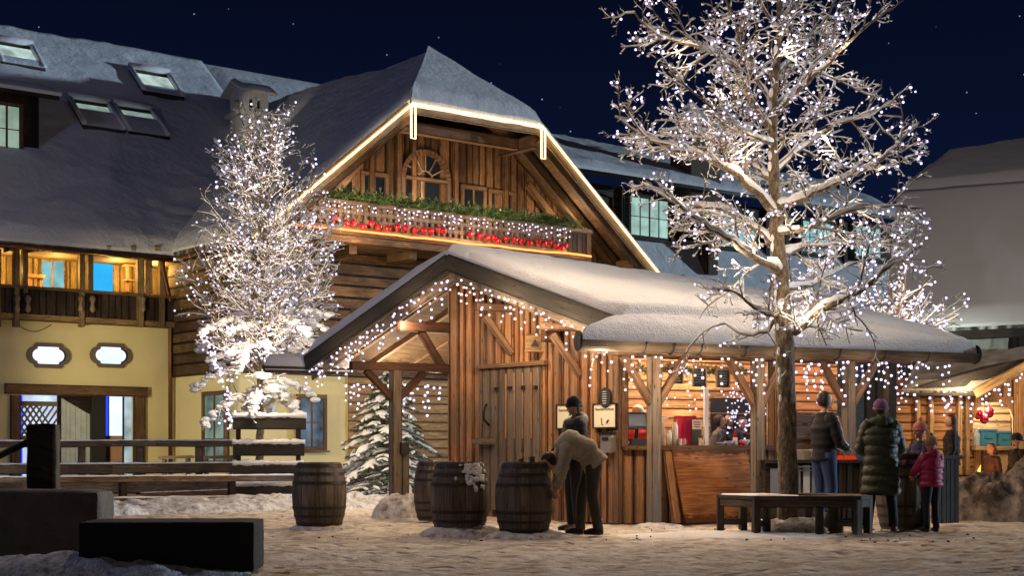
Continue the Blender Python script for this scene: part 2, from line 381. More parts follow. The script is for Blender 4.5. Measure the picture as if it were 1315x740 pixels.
M['soffit'] = wood("soffit_board", (.06,.035,.018), (.20,.12,.06), gs=9, vary=.5)
M['loggia'] = wood("loggia_board", (.16,.10,.045), (.42,.28,.13), gs=9, vary=.4)
M['frame'] = wood("frame_wood", (.10,.055,.03), (.26,.15,.08), gs=12, vary=.3)
M['pale'] = wood("pale_board", (.34,.20,.09), (.60,.40,.20), gs=7, contrast=.45, vary=.25, grey=(.2,.11,.05))
M['pine'] = wood("pine_board", (.42,.20,.08), (.66,.36,.16), gs=6, contrast=.5, vary=.25, grey=(.25,.1,.04))
M['fence'] = wood("fence_board", (.075,.05,.032), (.28,.19,.12), gs=12, vary=.4)
M['fence_o'] = wood("orange_board", (.20,.08,.025), (.38,.17,.06), gs=8, vary=.3)
M['barrel'] = wood("barrel_stave", (.075,.060,.046), (.33,.27,.205), gs=12, contrast=.9, vary=.45, grey=(.03,.026,.022))
M['bench'] = wood("bench_wood", (.05,.04,.032), (.17,.13,.10), gs=14, vary=.3)
M['bar'] = wood("bar_wood", (.03,.022,.016), (.10,.075,.055), gs=9, vary=.5)
M['balus'] = wood("baluster_wood", (.22,.15,.10), (.46,.34,.24), gs=12, vary=.3)
M['iron'] = plain("black_iron", (.02,.02,.022), .5, .6)
M['hoop'] = plain("rusty_hoop", (.05,.042,.038), .55, .5)
M['gutter'] = wood("gutter_log", (.04,.03,.022), (.14,.11,.075), gs=7, vary=.2)
M['gutter_end'] = plain("gutter_dark", (.012,.011,.010), .8)
M['copper'] = plain("downpipe_copper", (.12,.05,.028), .45, .6)
M['plaster'] = plain("yellow_plaster", (.62,.54,.30), .85, 0, .20, .9, .5)
M['trimgrey'] = plain("window_surround", (.13,.10,.07), .85)
M['chim'] = plain("chimney_plaster", (.60,.59,.53), .85, 0, .1, 2)
M['black'] = plain("near_black", (.012,.011,.012), .6)
M['glass_dark'] = plain("dark_glass", (.012,.015,.02), .08, 0, .1, 1, 0, .9)
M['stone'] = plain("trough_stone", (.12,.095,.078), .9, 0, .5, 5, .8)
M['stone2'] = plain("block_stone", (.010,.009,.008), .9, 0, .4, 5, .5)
M['white'] = plain("white_paint", (.7,.7,.7), .5, 0, .05)
M['wirew'] = plain("light_wire", (.05,.05,.045), .6, 0, .1, 3, 0)
M['skin'] = plain("skin", (.52,.30,.21), .55, 0, .06, 10, 0)
M['bulb'] = emit("fairy_bulb", (1.0,.90,1.05), 1.7, rim=(.30,.22,1.25))
M['bulbw'] = emit("warm_bulb", (1.0,.84,.85), 1.7, rim=(.8,.40,.62))
M['led'] = emit("led_rope", (1.0,.66,.26), 5.0, True)
M['led_red'] = emit("red_led_rope", (1.0,.16,.035), 5.0, True)
M['lit_blue'] = emit("lit_window_blue", (.66,.78,1.0), 1.25, True, var=.15)
M['lit_cyan'] = emit("lit_window_cyan", (.28,.62,.68), .72, var=.35)
M['lit_sky'] = emit("lit_panel_blue", (.03,.42,.85), 1.0, var=.1)
M['lit_deep'] = emit("lit_strip_blue", (.02,.06,.95), 1.2)
M['lit_green'] = emit("lit_window_green", (.40,.62,.55), .75, var=.3)
M['tube'] = emit("ceiling_tube", (1.0,.86,.80), 9, True)
def lit_glass(name, col, st): return emit(name, col, st, var=.3)

# ---------------------------------------------------------------- light strings
def bulb_mesh(r, mat):
    b = MB(); t = (1+5**.5)/2
    vs = [(-1,t,0),(1,t,0),(-1,-t,0),(1,-t,0),(0,-1,t),(0,1,t),(0,-1,-t),(0,1,-t),(t,0,-1),(t,0,1),(-t,0,-1),(-t,0,1)]
    fs = [(0,11,5),(0,5,1),(0,1,7),(0,7,10),(0,10,11),(1,5,9),(5,11,4),(11,10,2),(10,7,6),(7,1,8),(3,9,4),(3,4,2),(3,2,6),(3,6,8),(3,8,9),(4,9,5),(2,4,11),(6,2,10),(8,6,7),(9,8,1)]
    k = r/math.sqrt(1+t*t)
    return [Vector(v)*k for v in vs], fs
def lights(name, label, cat, pos, rad, mat, wires=None, group=None, wmat=None, nmax=100, jit=.2):
    base = min(pos, key=lambda p: p.z)
    th = thing(name, label, cat, (base.x, base.y, base.z), group)
    pos = sorted(pos, key=lambda p: (p-Vector((0,0,CH))).length)
    vs, fs = bulb_mesh(rad, mat)
    b = MB(); b.add(vs, fs, None, .5, 0, True); first = b.build("bulb", mat, None, (0,0,0)); first.parent = th
    first.location = pos[0]-ORG[th.name]
    for p in pos[1:nmax]:
        c = first.copy(); COL.objects.link(c); c.parent = th; c.location = p-ORG[th.name]
        k = 1+random.uniform(-jit, jit); c.scale = (k, k, k)
    if len(pos) > nmax:
        b = MB()
        for p in pos[nmax:]:
            k = 1+random.uniform(-jit, jit)
            b.add([p+v*k for v in vs], fs, None, .5, 0, True)
        b.build("bulbs_beyond", mat, th, kind="stuff")
    if wires:
        b = MB()
        for w in wires: b.etube(w, .004, 3, cap=False)
        b.build("wire", wmat or M['wirew'], th)
    return th
def icicles(line, step, dmin, dmax, gap=.1):
    """drops hanging from a polyline: bulb positions and wires"""
    pos = []; wires = [[Vector(p) for p in line]]
    for a, b in zip(line, line[1:]):
        a, b = Vector(a), Vector(b); L = (b-a).length; k = max(1, int(L/step))
        for i in range(k):
            p = a.lerp(b, (i+random.random()*.6)/k); D = random.choice((dmin, (dmin+dmax)/2, dmax))*random.uniform(.8, 1.1)
            q = p.copy(); w = [p.copy()]; z = random.uniform(.02, gap)
            while z < D:
                pos.append(p+Vector((random.gauss(0,.018), random.gauss(0,.018), -z))); w.append(pos[-1]); z += gap*random.uniform(.75, 1.35)
            if len(w) > 1: wires.append(w)
    return pos, wires

# planks on a wall, with openings left out
def planks(mb, W, t0, t1, z0, z1, o, th, w, vert=True, holes=(), ztop=None, gap=.006, back=None, jit=.3, oj=.01, m=0):
    def cuts(a, b, lo, hi, isv):
        segs = [(lo, hi)]
        for h in holes:
            ha0, ha1, hb0, hb1 = (h[0], h[1], h[2], h[3]) if isv else (h[2], h[3], h[0], h[1])
            mid = (a+b)/2
            if ha0 < mid < ha1:
                ns = []
                for s0, s1 in segs:
                    if hb1 <= s0 or hb0 >= s1: ns.append((s0, s1)); continue
                    if hb0 > s0: ns.append((s0, hb0))
                    if hb1 < s1: ns.append((hb1, s1))
                segs = ns
        return segs
    if vert:
        t = t0
        while t < t1-1e-3:
            e = min(t1, t+w*random.uniform(1-jit, 1+jit))
            if t1-e < w*.3: e = t1
            zt = z1 if ztop is None else None
            for s0, s1 in cuts(t, e, z0, z1 if zt is not None else max(ztop(t), ztop(e)), True):
                d = random.uniform(-oj, oj); P_ = W.P
                if ztop is None or s1 < min(ztop(t), ztop(e))-1e-3: za = zb = s1
                else: za, zb = ztop(t), ztop(e)
                if min(za, zb) <= s0: continue
                mb.hexa([P_(t+gap,s0,o+th+d),P_(e-gap,s0,o+th+d),P_(e-gap,s0,o),P_(t+gap,s0,o),P_(t+gap,za,o+th+d),P_(e-gap,zb,o+th+d),P_(e-gap,zb,o),P_(t+gap,za,o)], m)
                if back is not None:
                    back.hexa([P_(t,s0,o),P_(e,s0,o),P_(e,s0,o-.04),P_(t,s0,o-.04),P_(t,za,o),P_(e,zb,o),P_(e,zb,o-.04),P_(t,za,o-.04)], 0)
            t = e
    else:
        z = z0
        while z < z1-1e-3:
            e = min(z1, z+w*random.uniform(1-jit, 1+jit))
            if z1-e < w*.3: e = z1
            for s0, s1 in cuts(z, e, t0, t1, False):
                d = random.uniform(-oj, oj)
                mb.wbox(W, s0, s1, z+gap, e-gap, o, o+th+d, m)
                if back is not None: back.wbox(W, s0, s1, z, e, o-.04, o)
            z = e
# ================================================================ GROUND
def axis(lo, a, b, hi, fine, coarse):
    out = []; x = lo
    while x < a: out.append(x); x += coarse
    x = a
    while x < b: out.append(x); x += fine
    x = b
    while x <= hi: out.append(x); x += coarse
    return out
mb = MB()
xs = axis(-400, -12, 14, 400, .11, 48.5); ys = axis(-90, 8, 27, 600, .095, 49)
def gz(x, y):
    if not (-12 <= x <= 14 and 8 <= y <= 27): return -.02
    return -.028+.026*fbm((x, y), 1.1, 4)+.022*fbm((x, y), 4.5, 3, 9)
mb.grid([[Vector((x, y, min(.012, gz(x, y)))) for x in xs] for y in ys])
tag(mb.build("ground", M['ground'], None, (0,0,0)), kind="structure")

def heap(cx, cy, rx, ry, h, name, mat, seed=0, nx=34, ny=22, rz=0, rough=.35, fl=1.0, bw=True):
    b = MB(); rows = []
    for i in range(ny+1):
        row = []
        for j in range(nx+1):
            x = (j/nx*2-1); y = (i/ny*2-1); e = max(0, 1-(abs(x)**2.2+abs(y)**2.2))
            z = h*(e**.55)*(1+rough*fbm((x*rx, y*ry), 2.2, 4, seed))+.10*h*fbm((x*rx, y*ry), 9, 3, seed+3)*(e > .02)-.04
            X = x*rx*math.cos(rz)-y*ry*math.sin(rz); Y = x*rx*math.sin(rz)+y*ry*math.cos(rz)
            row.append(Vector((cx+X, cy+Y, z if e > 0 else -.05)))
        rows.append(row)
    b.grid(rows); return b.build(name, mat, None, (cx, cy, 0))

# ================================================================ HOUSES (own frame: U runs along the long front, V goes back)
K = 1.25
Uv = Vector((.788, .616)).normalized(); Vv = Vector((-.616, .788)).normalized()
C0 = Vector((-8.29, 36))*K
def zu(z): return CH+(z-CH)*K
def hp(a, s, z): q = C0+Uv*a*K+Vv*s*K; return Vector((q.x, q.y, zu(z)))
def HW(s): q = C0+Vv*s*K; return Wall(q, Uv)
def SW(a): q = C0+Uv*a*K; return Wall(q, -Vv)       # side wall, t grows towards the camera
SL = .84
def roof_px(px, py):
    k = (px-CX)/FP; m = (HY-py)/FP
    # -8.29+.788a-.616s = k(36+.616a+.788s) ; 1.1+m(36+.616a+.788s) = 5.9+SL*s
    a1, b1, c1 = Uv.x-k*Uv.y, Vv.x-k*Vv.y, 36*k+8.29
    a2, b2, c2 = m*Uv.y, m*Vv.y-SL, 4.8-36*m
    D = a1*b2-a2*b1
    return (c1*b2-c2*b1)/D, (a1*c2-a2*c1)/D
def slab(b, pts, th, m=0, r=.5):
    """sloping sheet between pts (quad), thickness downwards"""
    pts = [Vector(p) for p in pts]; dn = Vector((0, 0, -th))
    b.hexa([p+dn for p in pts]+pts, m, r)
def snow_sheet(b, p00, p01, p10, p11, th, nu, nv, amp=.06, sc=.5, edge=.18, skirt=True, seed=0, edges="ABCD"):
    """snow lying on the quad p00-p01 (lower edge) p10-p11 (upper edge), with rounded rims"""
    rows = []
    for i in range(nv+1):
        v = i/nv; row = []
        for j in range(nu+1):
            u = j/nu; q = Vector(p00).lerp(p01, u).lerp(Vector(p10).lerp(p11, u), v)
            L1 = (Vector(p01)-Vector(p00)).length; L2 = (Vector(p10)-Vector(p00)).length
            d = 9
            if "A" in edges: d = min(d, v*L2)
            if "B" in edges: d = min(d, (1-v)*L2)
            if "C" in edges: d = min(d, u*L1)
            if "D" in edges: d = min(d, (1-u)*L1)
            e = 1 if d >= edge else math.sqrt(max(0, 1-(1-d/edge)**2))
            z = th*(.25+.75*e)+amp*e*fbm(q, sc, 4, seed)+amp*.55*e*fbm((q.x*1.0, q.y*1.6, q.z*3.5), 1.1, 2, seed+9)+amp*.4*e*fbm(q, sc*4, 2, seed)
            row.append(q+Vector((0, 0, z)))
        rows.append(row)
    b.grid(rows)
    if skirt:
        ring = [rows[0], [r[-1] for r in rows], rows[-1], [r[0] for r in rows]]
        for R in ring: b.grid([[p-Vector((0,0,th*.5)) for p in R], R])

# ---------------- main house (left front, wing with the gable)
house = thing("farmhouse", "big snow roofed timber and yellow plaster farmhouse with a lit gable balcony", "house", hp(3, -1, .22))
# main roof
b = MB()
slab(b, [hp(-14,-.1,5.82), hp(14,-.1,5.82), hp(14,8.3,5.82+SL*8.4), hp(-14,8.3,5.82+SL*8.4)], .2)
slab(b, [hp(-14,8.3,5.82+SL*8.4), hp(14,8.3,5.82+SL*8.4), hp(14,15,7), hp(-14,15,7)], .2)
roof = b.build("roof", M['dark'], house)
b = MB()
snow_sheet(b, hp(-14,-.1,5.84), hp(5,-.1,5.84), hp(-14,8.4,5.84+SL*8.5), hp(5,8.4,5.84+SL*8.5), .30, 150, 70, .07, .35, .35, seed=3)
snow_sheet(b, hp(5,-.1,5.84), hp(14,-.1,5.84), hp(5,8.4,5.84+SL*8.5), hp(14,8.4,5.84+SL*8.5), .30, 20, 20, .07, .35, .35)
rs = b.build("snow", M['roof_snow'], house)
# yellow plaster block of the left front
W6 = HW(.6); zb = W6.z(215, 414, 0)
b = MB(); tr = W6.t(219, 0)
WIN = (W6.t(25), W6.t(175), 0, W6.z(100, 508)); 
b.wbox(W6, -25, WIN[0], 0, zb, -.4, 0); b.wbox(W6, WIN[1], tr+.3, 0, zb, -.4, 0); b.wbox(W6, WIN[0], WIN[1], WIN[3], zb, -.4, 0)
b.build("plaster_wall", M['plaster'], house)
# the shop window of the ground floor
wf = None
b = MB(); b.pbox(W6, 8, 495, 190, 508, 0, .16); b.pbox(W6, 14, 508, 27, 640, .003, .1); b.pbox(W6, 172, 508, 187, 640, .003, .1)
wf = b.build("window_surround", M['frame'], house)
b = MB(); b.pbox(W6, 118, 508, 136, 640, -.25, -.1); b.build("mullion", M['black'], wf)
b = MB(); b.pbox(W6, 27, 508, 73, 640, -.39, -.36); b.build("pane", emit("cold_room_light", (.62,.74,.95), .85, True, var=.35), wf)
b = MB(); b.pbox(W6, 27, 508, 29, 640, -.34, -.3); b.pbox(W6, 136, 508, 139, 560, -.3, -.25); b.build("blue_strip", M['lit_deep'], wf)
lamp("shop_lamp", W6.P(W6.t(95), 2.9, -.12), 30, (.75,.86,1.0), .04)
b = MB(); b.pbox(W6, 141, 508, 157, 560, -.39, -.36); b.build("pane", M['lit_blue'], wf)
b = MB(); b.pbox(W6, 141, 560, 157, 640, -.385, -.36); b.build("cushion", plain("brown_cushion", (.35,.2,.12)), wf)
b = MB(); b.pbox(W6, 160, 508, 172, 640, -.385, -.36); b.build("pane", emit("pale_room_light", (.5,.66,.70), .62, var=.45), wf)
b = MB()                                                     # lattice door
lx0, lx1 = W6.t(27, -.3), W6.t(73, -.3); lz0, lz1 = W6.z(50, 560, -.3), W6.z(50, 522, -.3)
b.wbox(W6, lx0, lx1, lz1, lz1+.14, -.32, -.24); b.wbox(W6, lx0, lx1, lz0-.12, lz0, -.32, -.24)
k = 6
for i in range(-k, k+1):
    for sg in (1, -1):
        x0 = lx0+(lx1-lx0)*(i/k); pa = []
        for q in (0, 1):
            x = x0+(lz1-lz0)*.7*q*sg
            pa.append((x, lz0+(lz1-lz0)*q))
        (xa, za), (xb_, zb_) = pa
        def cl(xa, za, xb, zb):
            if xb == xa: return None
            t0, t1 = 0, 1
            for lim, s_ in ((lx0, 1), (lx1, -1)):
                fa, fb = (xa-lim)*s_, (xb-lim)*s_
                if fa < 0 and fb < 0: return None
                if fa < 0: t0 = max(t0, fa/(fa-fb))
                if fb < 0: t1 = min(t1, fa/(fa-fb))
            return None if t0 >= t1 else (xa+(xb-xa)*t0, za+(zb-za)*t0, xa+(xb-xa)*t1, za+(zb-za)*t1)
        c = cl(xa, za, xb_, zb_)
        if c: b.beam(W6.P(c[0], c[1], -.28+.012*sg), W6.P(c[2], c[3], -.28+.012*sg), .055, .02, up=(W6.n.x, W6.n.y, 0))
b.build("lattice", M['post'], wf)
b = MB(); planks(b, W6, W6.t(79, -.3), W6.t(118, -.3), 0, W6.z(100, 510, -.3), -.33, .03, .16, ztop=lambda t: W6.z(100, 512, -.3)-(t-W6.t(79, -.3))*.55)
b.build("board_door", plain("bluish_board", (.42,.47,.46), .7, 0, .35, 3), wf)
b = MB(); b.wbox(W6, WIN[0]-.3, WIN[1]+.3, 0, WIN[3]+.2, -.46, -.42); b.build("room_back", M['dark'], wf)
# oval windows
def star_outline(W, cx, cz, hw, hh, o, k=48):
    out = []
    rects = [(0, hw*.56, hh)]; circs = [(-hw*.52, hh*.72), (hw*.52, hh*.72)]
    for i in range(k):
        a = 2*math.pi*i/k; dx, dz = math.cos(a), math.sin(a); best = 0
        for _, rw, rh in rects: best = max(best, min(rw/abs(dx) if abs(dx) > 1e-6 else 1e9, rh/abs(dz) if abs(dz) > 1e-6 else 1e9))
        for cxx, r in circs:
            q = dx*cxx; disc = q*q-cxx*cxx+r*r
            if disc > 0: best = max(best, q+math.sqrt(disc))
        out.append(W.P(cx+dx*best, cz+dz*best, o))
    return out
for px in (62, 142):
    t, z = W6.t(px), W6.z(px, 457); n3 = Vector((W6.n.x, W6.n.y, 0))
    b = MB(); b.prism(star_outline(W6, t, z, .76, .37, .002), n3*.06); f = b.build("oval_window", M['trimgrey'], house)
    b = MB(); b.prism(star_outline(W6, t, z, .60, .27, .063), n3*.02); b.build("muntin", M['black'], f)
    b = MB(); b.prism(star_outline(W6, t-.03, z, .56, .25, .086), n3*.02); b.build("pane", M['lit_blue'], f)
# enclosed gallery above
W3 = HW(.3); W16 = HW(1.7); zg0 = zb-.02; zg1 = W3.z(100, 376, 0); zg2 = zu(5.75)
b = MB(); bk = MB(); planks(b, W3, -25, tr+.1, zg0, zg1, -.05, .05, .24, back=bk)
g = b.build("gallery_parapet", M['dark'], house); bk.build("backing", M['black'], g)
b = MB(); b.wbox(W3, -25, tr+.4, zg1, zg1+.09, -.1, .1); b.wbox(W3, -25, tr+.4, zg0-.18, zg0, -1.6, .04); b.build("gallery_rail", M['loggia'], house)
b = MB(); bk = MB(); planks(b, W16, -25, tr+4, zg0, zg2+1.5, 0, .05, .26, back=bk)
g = b.build("gallery_wall", M['loggia'], house)
b = MB(); b.wbox(W3, -25, tr+.6, zg2-.05, zg2+.1, -2.2, .2); b.build("gallery_ceiling", M['loggia'], house)
for px, w in ((-2,7),(22,7),(33,6),(106,6),(117,6),(181,8),(192,7),(209,6)):
    b = MB(); b.pbox(W3, px-w/2, 320, px+w/2, 420 if px not in (33, 117, 192) else 376, -.1, .09)
    o = b.build("gallery_post", M['loggia'], house)
for px in (22, 36, 104, 119, 184):
    b = MB(); c = W3.at(px, 385, .12)
    b.etube([c+Vector((0,0,.12)), c+Vector((0,0,.02)), c-Vector((0,0,.12)), c-Vector((0,0,.3)), c-Vector((0,0,.38))], [.05,.10,.05,.09,.02], 8)
    b.build("carved_drop", M['balus'], house)
for px in range(12, 215, 31):
    b = MB(); c = W3.at(px, 318, .25); b.box(c+Vector((0,0,-.05)), (.5, .16, .16), math.atan2(Vv.y, Vv.x)); b.build("rafter_end", M['loggia'], house)
b = MB(); b.pbox(W16, 50, 331, 86, 372, .05, .12); f = b.build("window", M['loggia'], house)
b = MB(); b.pbox(W16, 54, 336, 66, 369, .12, .14); b.pbox(W16, 69, 336, 82, 369, .12, .14); b.build("pane", M['lit_cyan'], f)
b = MB(); b.pbox(W16, 118, 336, 145, 378, .05, .09); b.build("blue_door", M['lit_sky'], house)
b = MB(); q = HW(1.2); b.pbox(q, 36, 352, 58, 357, -.1, .15); b.pbox(q, 38, 357, 42, 372, -.1, .1); b.pbox(q, 51, 357, 55, 372, -.1, .1); b.build("gallery_bench", M['pine'], house)
b = MB(); b.pbox(q, 161, 340, 178, 342, -.1, .15); b.pbox(q, 163, 342, 166, 374, 0, .1); b.pbox(q, 161, 359, 178, 361, -.1, .15); b.build("gallery_shelf", M['pine'], house)
b = MB(); b.etube([W3.at(-6, 309, .35), W3.at(44, 313, .35)], .035, 6); b.build("tube_lamp", M['tube'], house)
for px in (15, 75, 150, 200): lamp("gallery_lamp", W3.at(px, 347, -.75), 85, SODIUM, .08)
# downpipe in the corner
b = MB(); W5 = HW(.45); b.etube([W5.at(207, 322, .5), W5.at(209, 345, .45), W5.at(219, 388, .12), W5.at(219, 420, .12), W5.at(219, 640, .12)], .07, 8); b.build("downpipe", M['copper'], house)
# gutter edge
b = MB(); b.etube([hp(-14,-.16,5.72), hp(0,-.16,5.72)], .07, 8); b.etube([hp(0,-.1,5.72), hp(-.05,-4.0,5.72)], .07, 8); b.build("gutter", M['copper'], house)

# wing: side wall and gable wall
S3 = SW(.3); G25 = HW(-2.5); zy = S3.z(250, 483, 0); ts0, ts1 = -.6*K, 2.5*K
gt0, gt1 = .3*K, 12.2*K
b = MB(); b.wbox(S3, ts0, ts1, 0, zy, -.3, 0)
b.wbox(G25, gt0, G25.t(447), 0, zy, -.3, 0); b.build("plaster_wall", M['plaster'], house)
def gtop(t): 
    a = t/K
    return zu(5.62+SL*min(a, 12.5-a, 4.3))
b = MB(); bk = MB()
zside = zu(5.7)
planks(b, S3, ts0, ts1-.02, zy, zside, 0, .12, .34, False, back=bk, jit=.1, gap=.012)
planks(b, G25, gt0, gt1, zy, zu(6.0), 0, .12, .34, False, back=bk, jit=.1, gap=.012)
lw = b.build("log_wall", M['log'], house); bk.build("backing", M['black'], lw)
b = MB(); bk = MB(); planks(b, G25, G25.t(447), G25.t(640), 0, zy, 0, .05, .28, False, back=bk, jit=.1); g = b.build("board_wall", M['pale'], house)
b = MB(); bk = MB(); planks(b, G25, gt0+.1, gt1-.1, zu(6.0), zu(6.1), 0, .06, .32, True, ztop=gtop, back=bk, jit=.4, oj=.025)
g = b.build("gable_wall", M['gable'], house); bk.build("backing", M['black'], g)
# posts standing proud of the gable boards
for px in (477, 512, 531, 585, 649):
    b = MB(); t = G25.t(px, .1); b.wbox(G25, t-.1, t+.1, zu(6.1), gtop(t)-.2, .07, .16); b.build("wall_post", M['gable'], house)
def win(W, x0, y0, x1, y1, glass, fr=None, o=.06, cols=2, rows=1, fw=.09, name="window", label=None, sill=True, parent=None):
    t0, t1 = W.t(x0, o), W.t(x1, o); xm = (x0+x1)/2; z0, z1 = W.z(xm, y1, o), W.z(xm, y0, o)
    b = MB()
    b.wbox(W, t0-fw, t1+fw, z1, z1+fw, o, o+.08); b.wbox(W, t0-fw, t1+fw, z0-fw, z0, o, o+.08)
    b.wbox(W, t0-fw, t0, z0, z1, o, o+.08); b.wbox(W, t1, t1+fw, z0, z1, o, o+.08)
    f = b.build(name, fr or M["frame"], parent or house)
    if label: f['label'] = label
    b = MB(); b.wbox(W, t0, t1, z0, z1, o-.02, o+.02); b.build("pane", glass, f)
    b = MB()
    for i in range(1, cols):
        x = t0+(t1-t0)*i/cols; w = .03 if i*2 == cols else .016; b.wbox(W, x-w, x+w, z0, z1, o+.022, o+.06)
    for j in range(1, rows):
        z = z0+(z1-z0)*j/rows; b.wbox(W, t0, t1, z-.014, z+.014, o+.024, o+.05)
    if b.v: b.build("muntin", fr or M['frame'], f)
    if sill:
        b = MB(); b.wbox(W, t0-fw*1.5, t1+fw*1.5, z0-fw-.05, z0-fw-.003, o, o+.16); b.build("sill", fr or M['frame'], f)
    return f
for x0, y0, x1, y1 in ((425,224,450,254),(467,227,493,258),(595,244,619,276),(630,250,655,282)):
    win(G25, x0, y0, x1, y1, M['glass_dark'], fw=.14)
# arched balcony door
W = G25; o = .07; t0, t1 = W.t(519, o), W.t(572, o); tc_, R_ = (t0+t1)/2, (t1-t0)/2
zc = W.z(545, 231, o); z0 = W.z(545, 300, o); n3 = Vector((W.n.x, W.n.y, 0))
def arch(r, o, k=18, cz=zc): return [W.P(tc_+r*math.cos(math.pi*i/k), cz+r*math.sin(math.pi*i/k)*1.0, o) for i in range(k+1)]
b = MB(); oA = arch(R_+.16, o); iA = arch(R_, o)
for i in range(18): 
    b.hexa([iA[i], oA[i], oA[i]+n3*.1, iA[i]+n3*.1, iA[i+1], oA[i+1], oA[i+1]+n3*.1, iA[i+1]+n3*.1])
b.wbox(W, t0-.16, t0, z0, zc, o, o+.1); b.wbox(W, t1, t1+.16, z0, zc, o, o+.1); b.wbox(W, t0, t1, zc-.06, zc+.06, o, o+.12)
dr = b.build("arched_door", M['frame'], house)
b = MB(); b.prism(arch(R_, o-.03)+[W.P(t0, z0, o-.03), W.P(t1, z0, o-.03)], n3*.03); b.build("pane", M['glass_dark'], dr)
b = MB()
for i in range(1, 6):
    a = math.pi*i/6; b.beam(W.P(tc_+.35*R_*math.cos(a), zc+.35*R_*math.sin(a), o+.03), W.P(tc_+R_*math.cos(a), zc+R_*math.sin(a), o+.03), .035, .035)
q = arch(.35*R_, o+.03)
for i in range(18): b.beam(q[i], q[i+1], .035, .035)
b.wbox(W, tc_-.2, tc_-.12, z0, zc, o+.002, o+.06)
for zz in (.32, .64): b.wbox(W, t0, tc_-.2, z0+(zc-z0)*zz-.015, z0+(zc-z0)*zz+.015, o+.002, o+.05)
b.wbox(W, (t0+tc_)/2-.12, (t0+tc_)/2-.09, z0, zc, o+.004, o+.05)
b.build("muntin", M['balus'], dr)
# small windows of the ground floor
win(S3, 264, 508, 290, 592, emit("dim_green_room", (.35,.5,.42), .35, var=.6), fw=.12, cols=2, rows=3)
win(G25, 385, 512, 414, 574, emit("dim_blue_room", (.3,.42,.55), .30, var=.7), fw=.12, cols=2, rows=2)
win(G25, 480, 520, 503, 585, emit("dim_gold_room", (.6,.5,.25), .35, var=.6), fw=.12, cols=1, rows=2)
win(G25, 371, 378, 396, 394, M['lit_cyan'], fw=.1, cols=2)
win(G25, 452, 402, 475, 440, M['glass_dark'], fw=.1, cols=2, fr=M['dark'])

# wing roof
ev, rf, rb, zr = 0.0, -1.95, 7.2, 11.3
F1, F2 = 4.25, 8.25
def zw(a): return 5.9+SL*min(a, 12.5-a)
b = MB()
def wq(a0, a1, s0, s1a, s1b, th=.28):
    slab(b, [hp(a0, s0[0], zw(a0)), hp(a0, s1a, zw(a0)), hp(a1, s1b, zw(a1)), hp(a1, s0[1], zw(a1))], th)
for (a0, a1, sa, sb) in ((0,F1,-4.05,-4.05),(F1,6.25,-4.05,-1.95),(12.5,F2,-4.05,-4.05),(F2,6.25,-4.05,-1.95)):
    slab(b, [hp(a0, sa, zw(a0)), hp(a0, 6.8, zw(a0)), hp(a1, 6.8, zw(a1)), hp(a1, sb, zw(a1))] if a0 < 6.25 else
            [hp(a0, 6.8, zw(a0)), hp(a0, sa, zw(a0)), hp(a1, sb, zw(a1)), hp(a1, 6.8, zw(a1))], .22)
b.hexa([hp(F1,-4.05,zw(F1)-.2), hp(F2,-4.05,zw(F2)-.2), hp(6.26,-1.93,zr-.2), hp(6.24,-1.93,zr-.2), hp(F1,-4.05,zw(F1)), hp(F2,-4.05,zw(F2)), hp(6.26,-1.93,zr), hp(6.24,-1.93,zr)])
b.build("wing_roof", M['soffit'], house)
# snow on the wing
b = MB(); rows = []
nv = 46; nu = 90
def wsn(a, s, z, e=1):
    p = hp(a, s, z); return p+Vector((0,0,.06+.24*e+.07*e*fbm(p, .4, 4, 5)+.03*fbm(p, 1.6, 2, 5)))
for i in range(nv+1):
    a = 6.25*i/nv; s_front = -4.10 if a <= F1 else -4.10+(a-F1)/(6.25-F1)*2.15
    row = []
    for j in range(nu+1):
        u = j/nu; s = s_front+(7.6-s_front)*u**1.3
        d = min(a*1.2, (s+4.1) if a <= F1 else 9); e = 1 if d > .3 else math.sqrt(max(0, 1-(1-d/.3)**2))
        zadd = .3*max(0, (a-4.5)/1.75)*max(0, min(1, s/4)) 
        row.append(wsn(a, s, zw(a)+zadd, e))
    rows.append(row)
b.grid(rows)
b.grid([[p-Vector((0,0,.2)) for p in rows[0]], rows[0]]); b.grid([[r[0]-Vector((0,0,.25)) for r in rows], [r[0] for r in rows]])
rows2 = []
for i in range(nv+1):
    a = 6.25*i/nv; s_front = -4.10 if a <= F1 else -4.10+(a-F1)/(6.25-F1)*2.15
    row = []
    for j in range(13):
        s = s_front+(6.8-s_front)*(j/12)**1.6; d = min(a*1.2, (s+4.1) if a <= F1 else 9); e = 1 if d > .3 else math.sqrt(max(0, 1-(1-d/.3)**2))
        row.append(wsn(12.5-a, s, zw(a), e))
    rows2.append(row)
b.grid(rows2); b.grid([[r[0]-Vector((0,0,.25)) for r in rows2], [r[0] for r in rows2]])
rows3 = []                                                    # hip
for i in range(21):
    v = i/20; row = []
    for j in range(31):
        u = j/30; al = F1+(6.25-F1)*v; ar = F2+(6.25-F2)*v; a = al+(ar-al)*u; s = -4.12+2.17*v
        e = 1 if v > .12 else math.sqrt(max(0, 1-(1-v/.12)**2))
        z = zw(F1)+(zr-zw(F1))*v; row.append(wsn(a, s, z, e))
    rows3.append(row)
b.grid(rows3); b.grid([[p-Vector((0,0,.25)) for p in rows3[0]], rows3[0]])
b.build("wing_snow", M['roof_snow'], house)
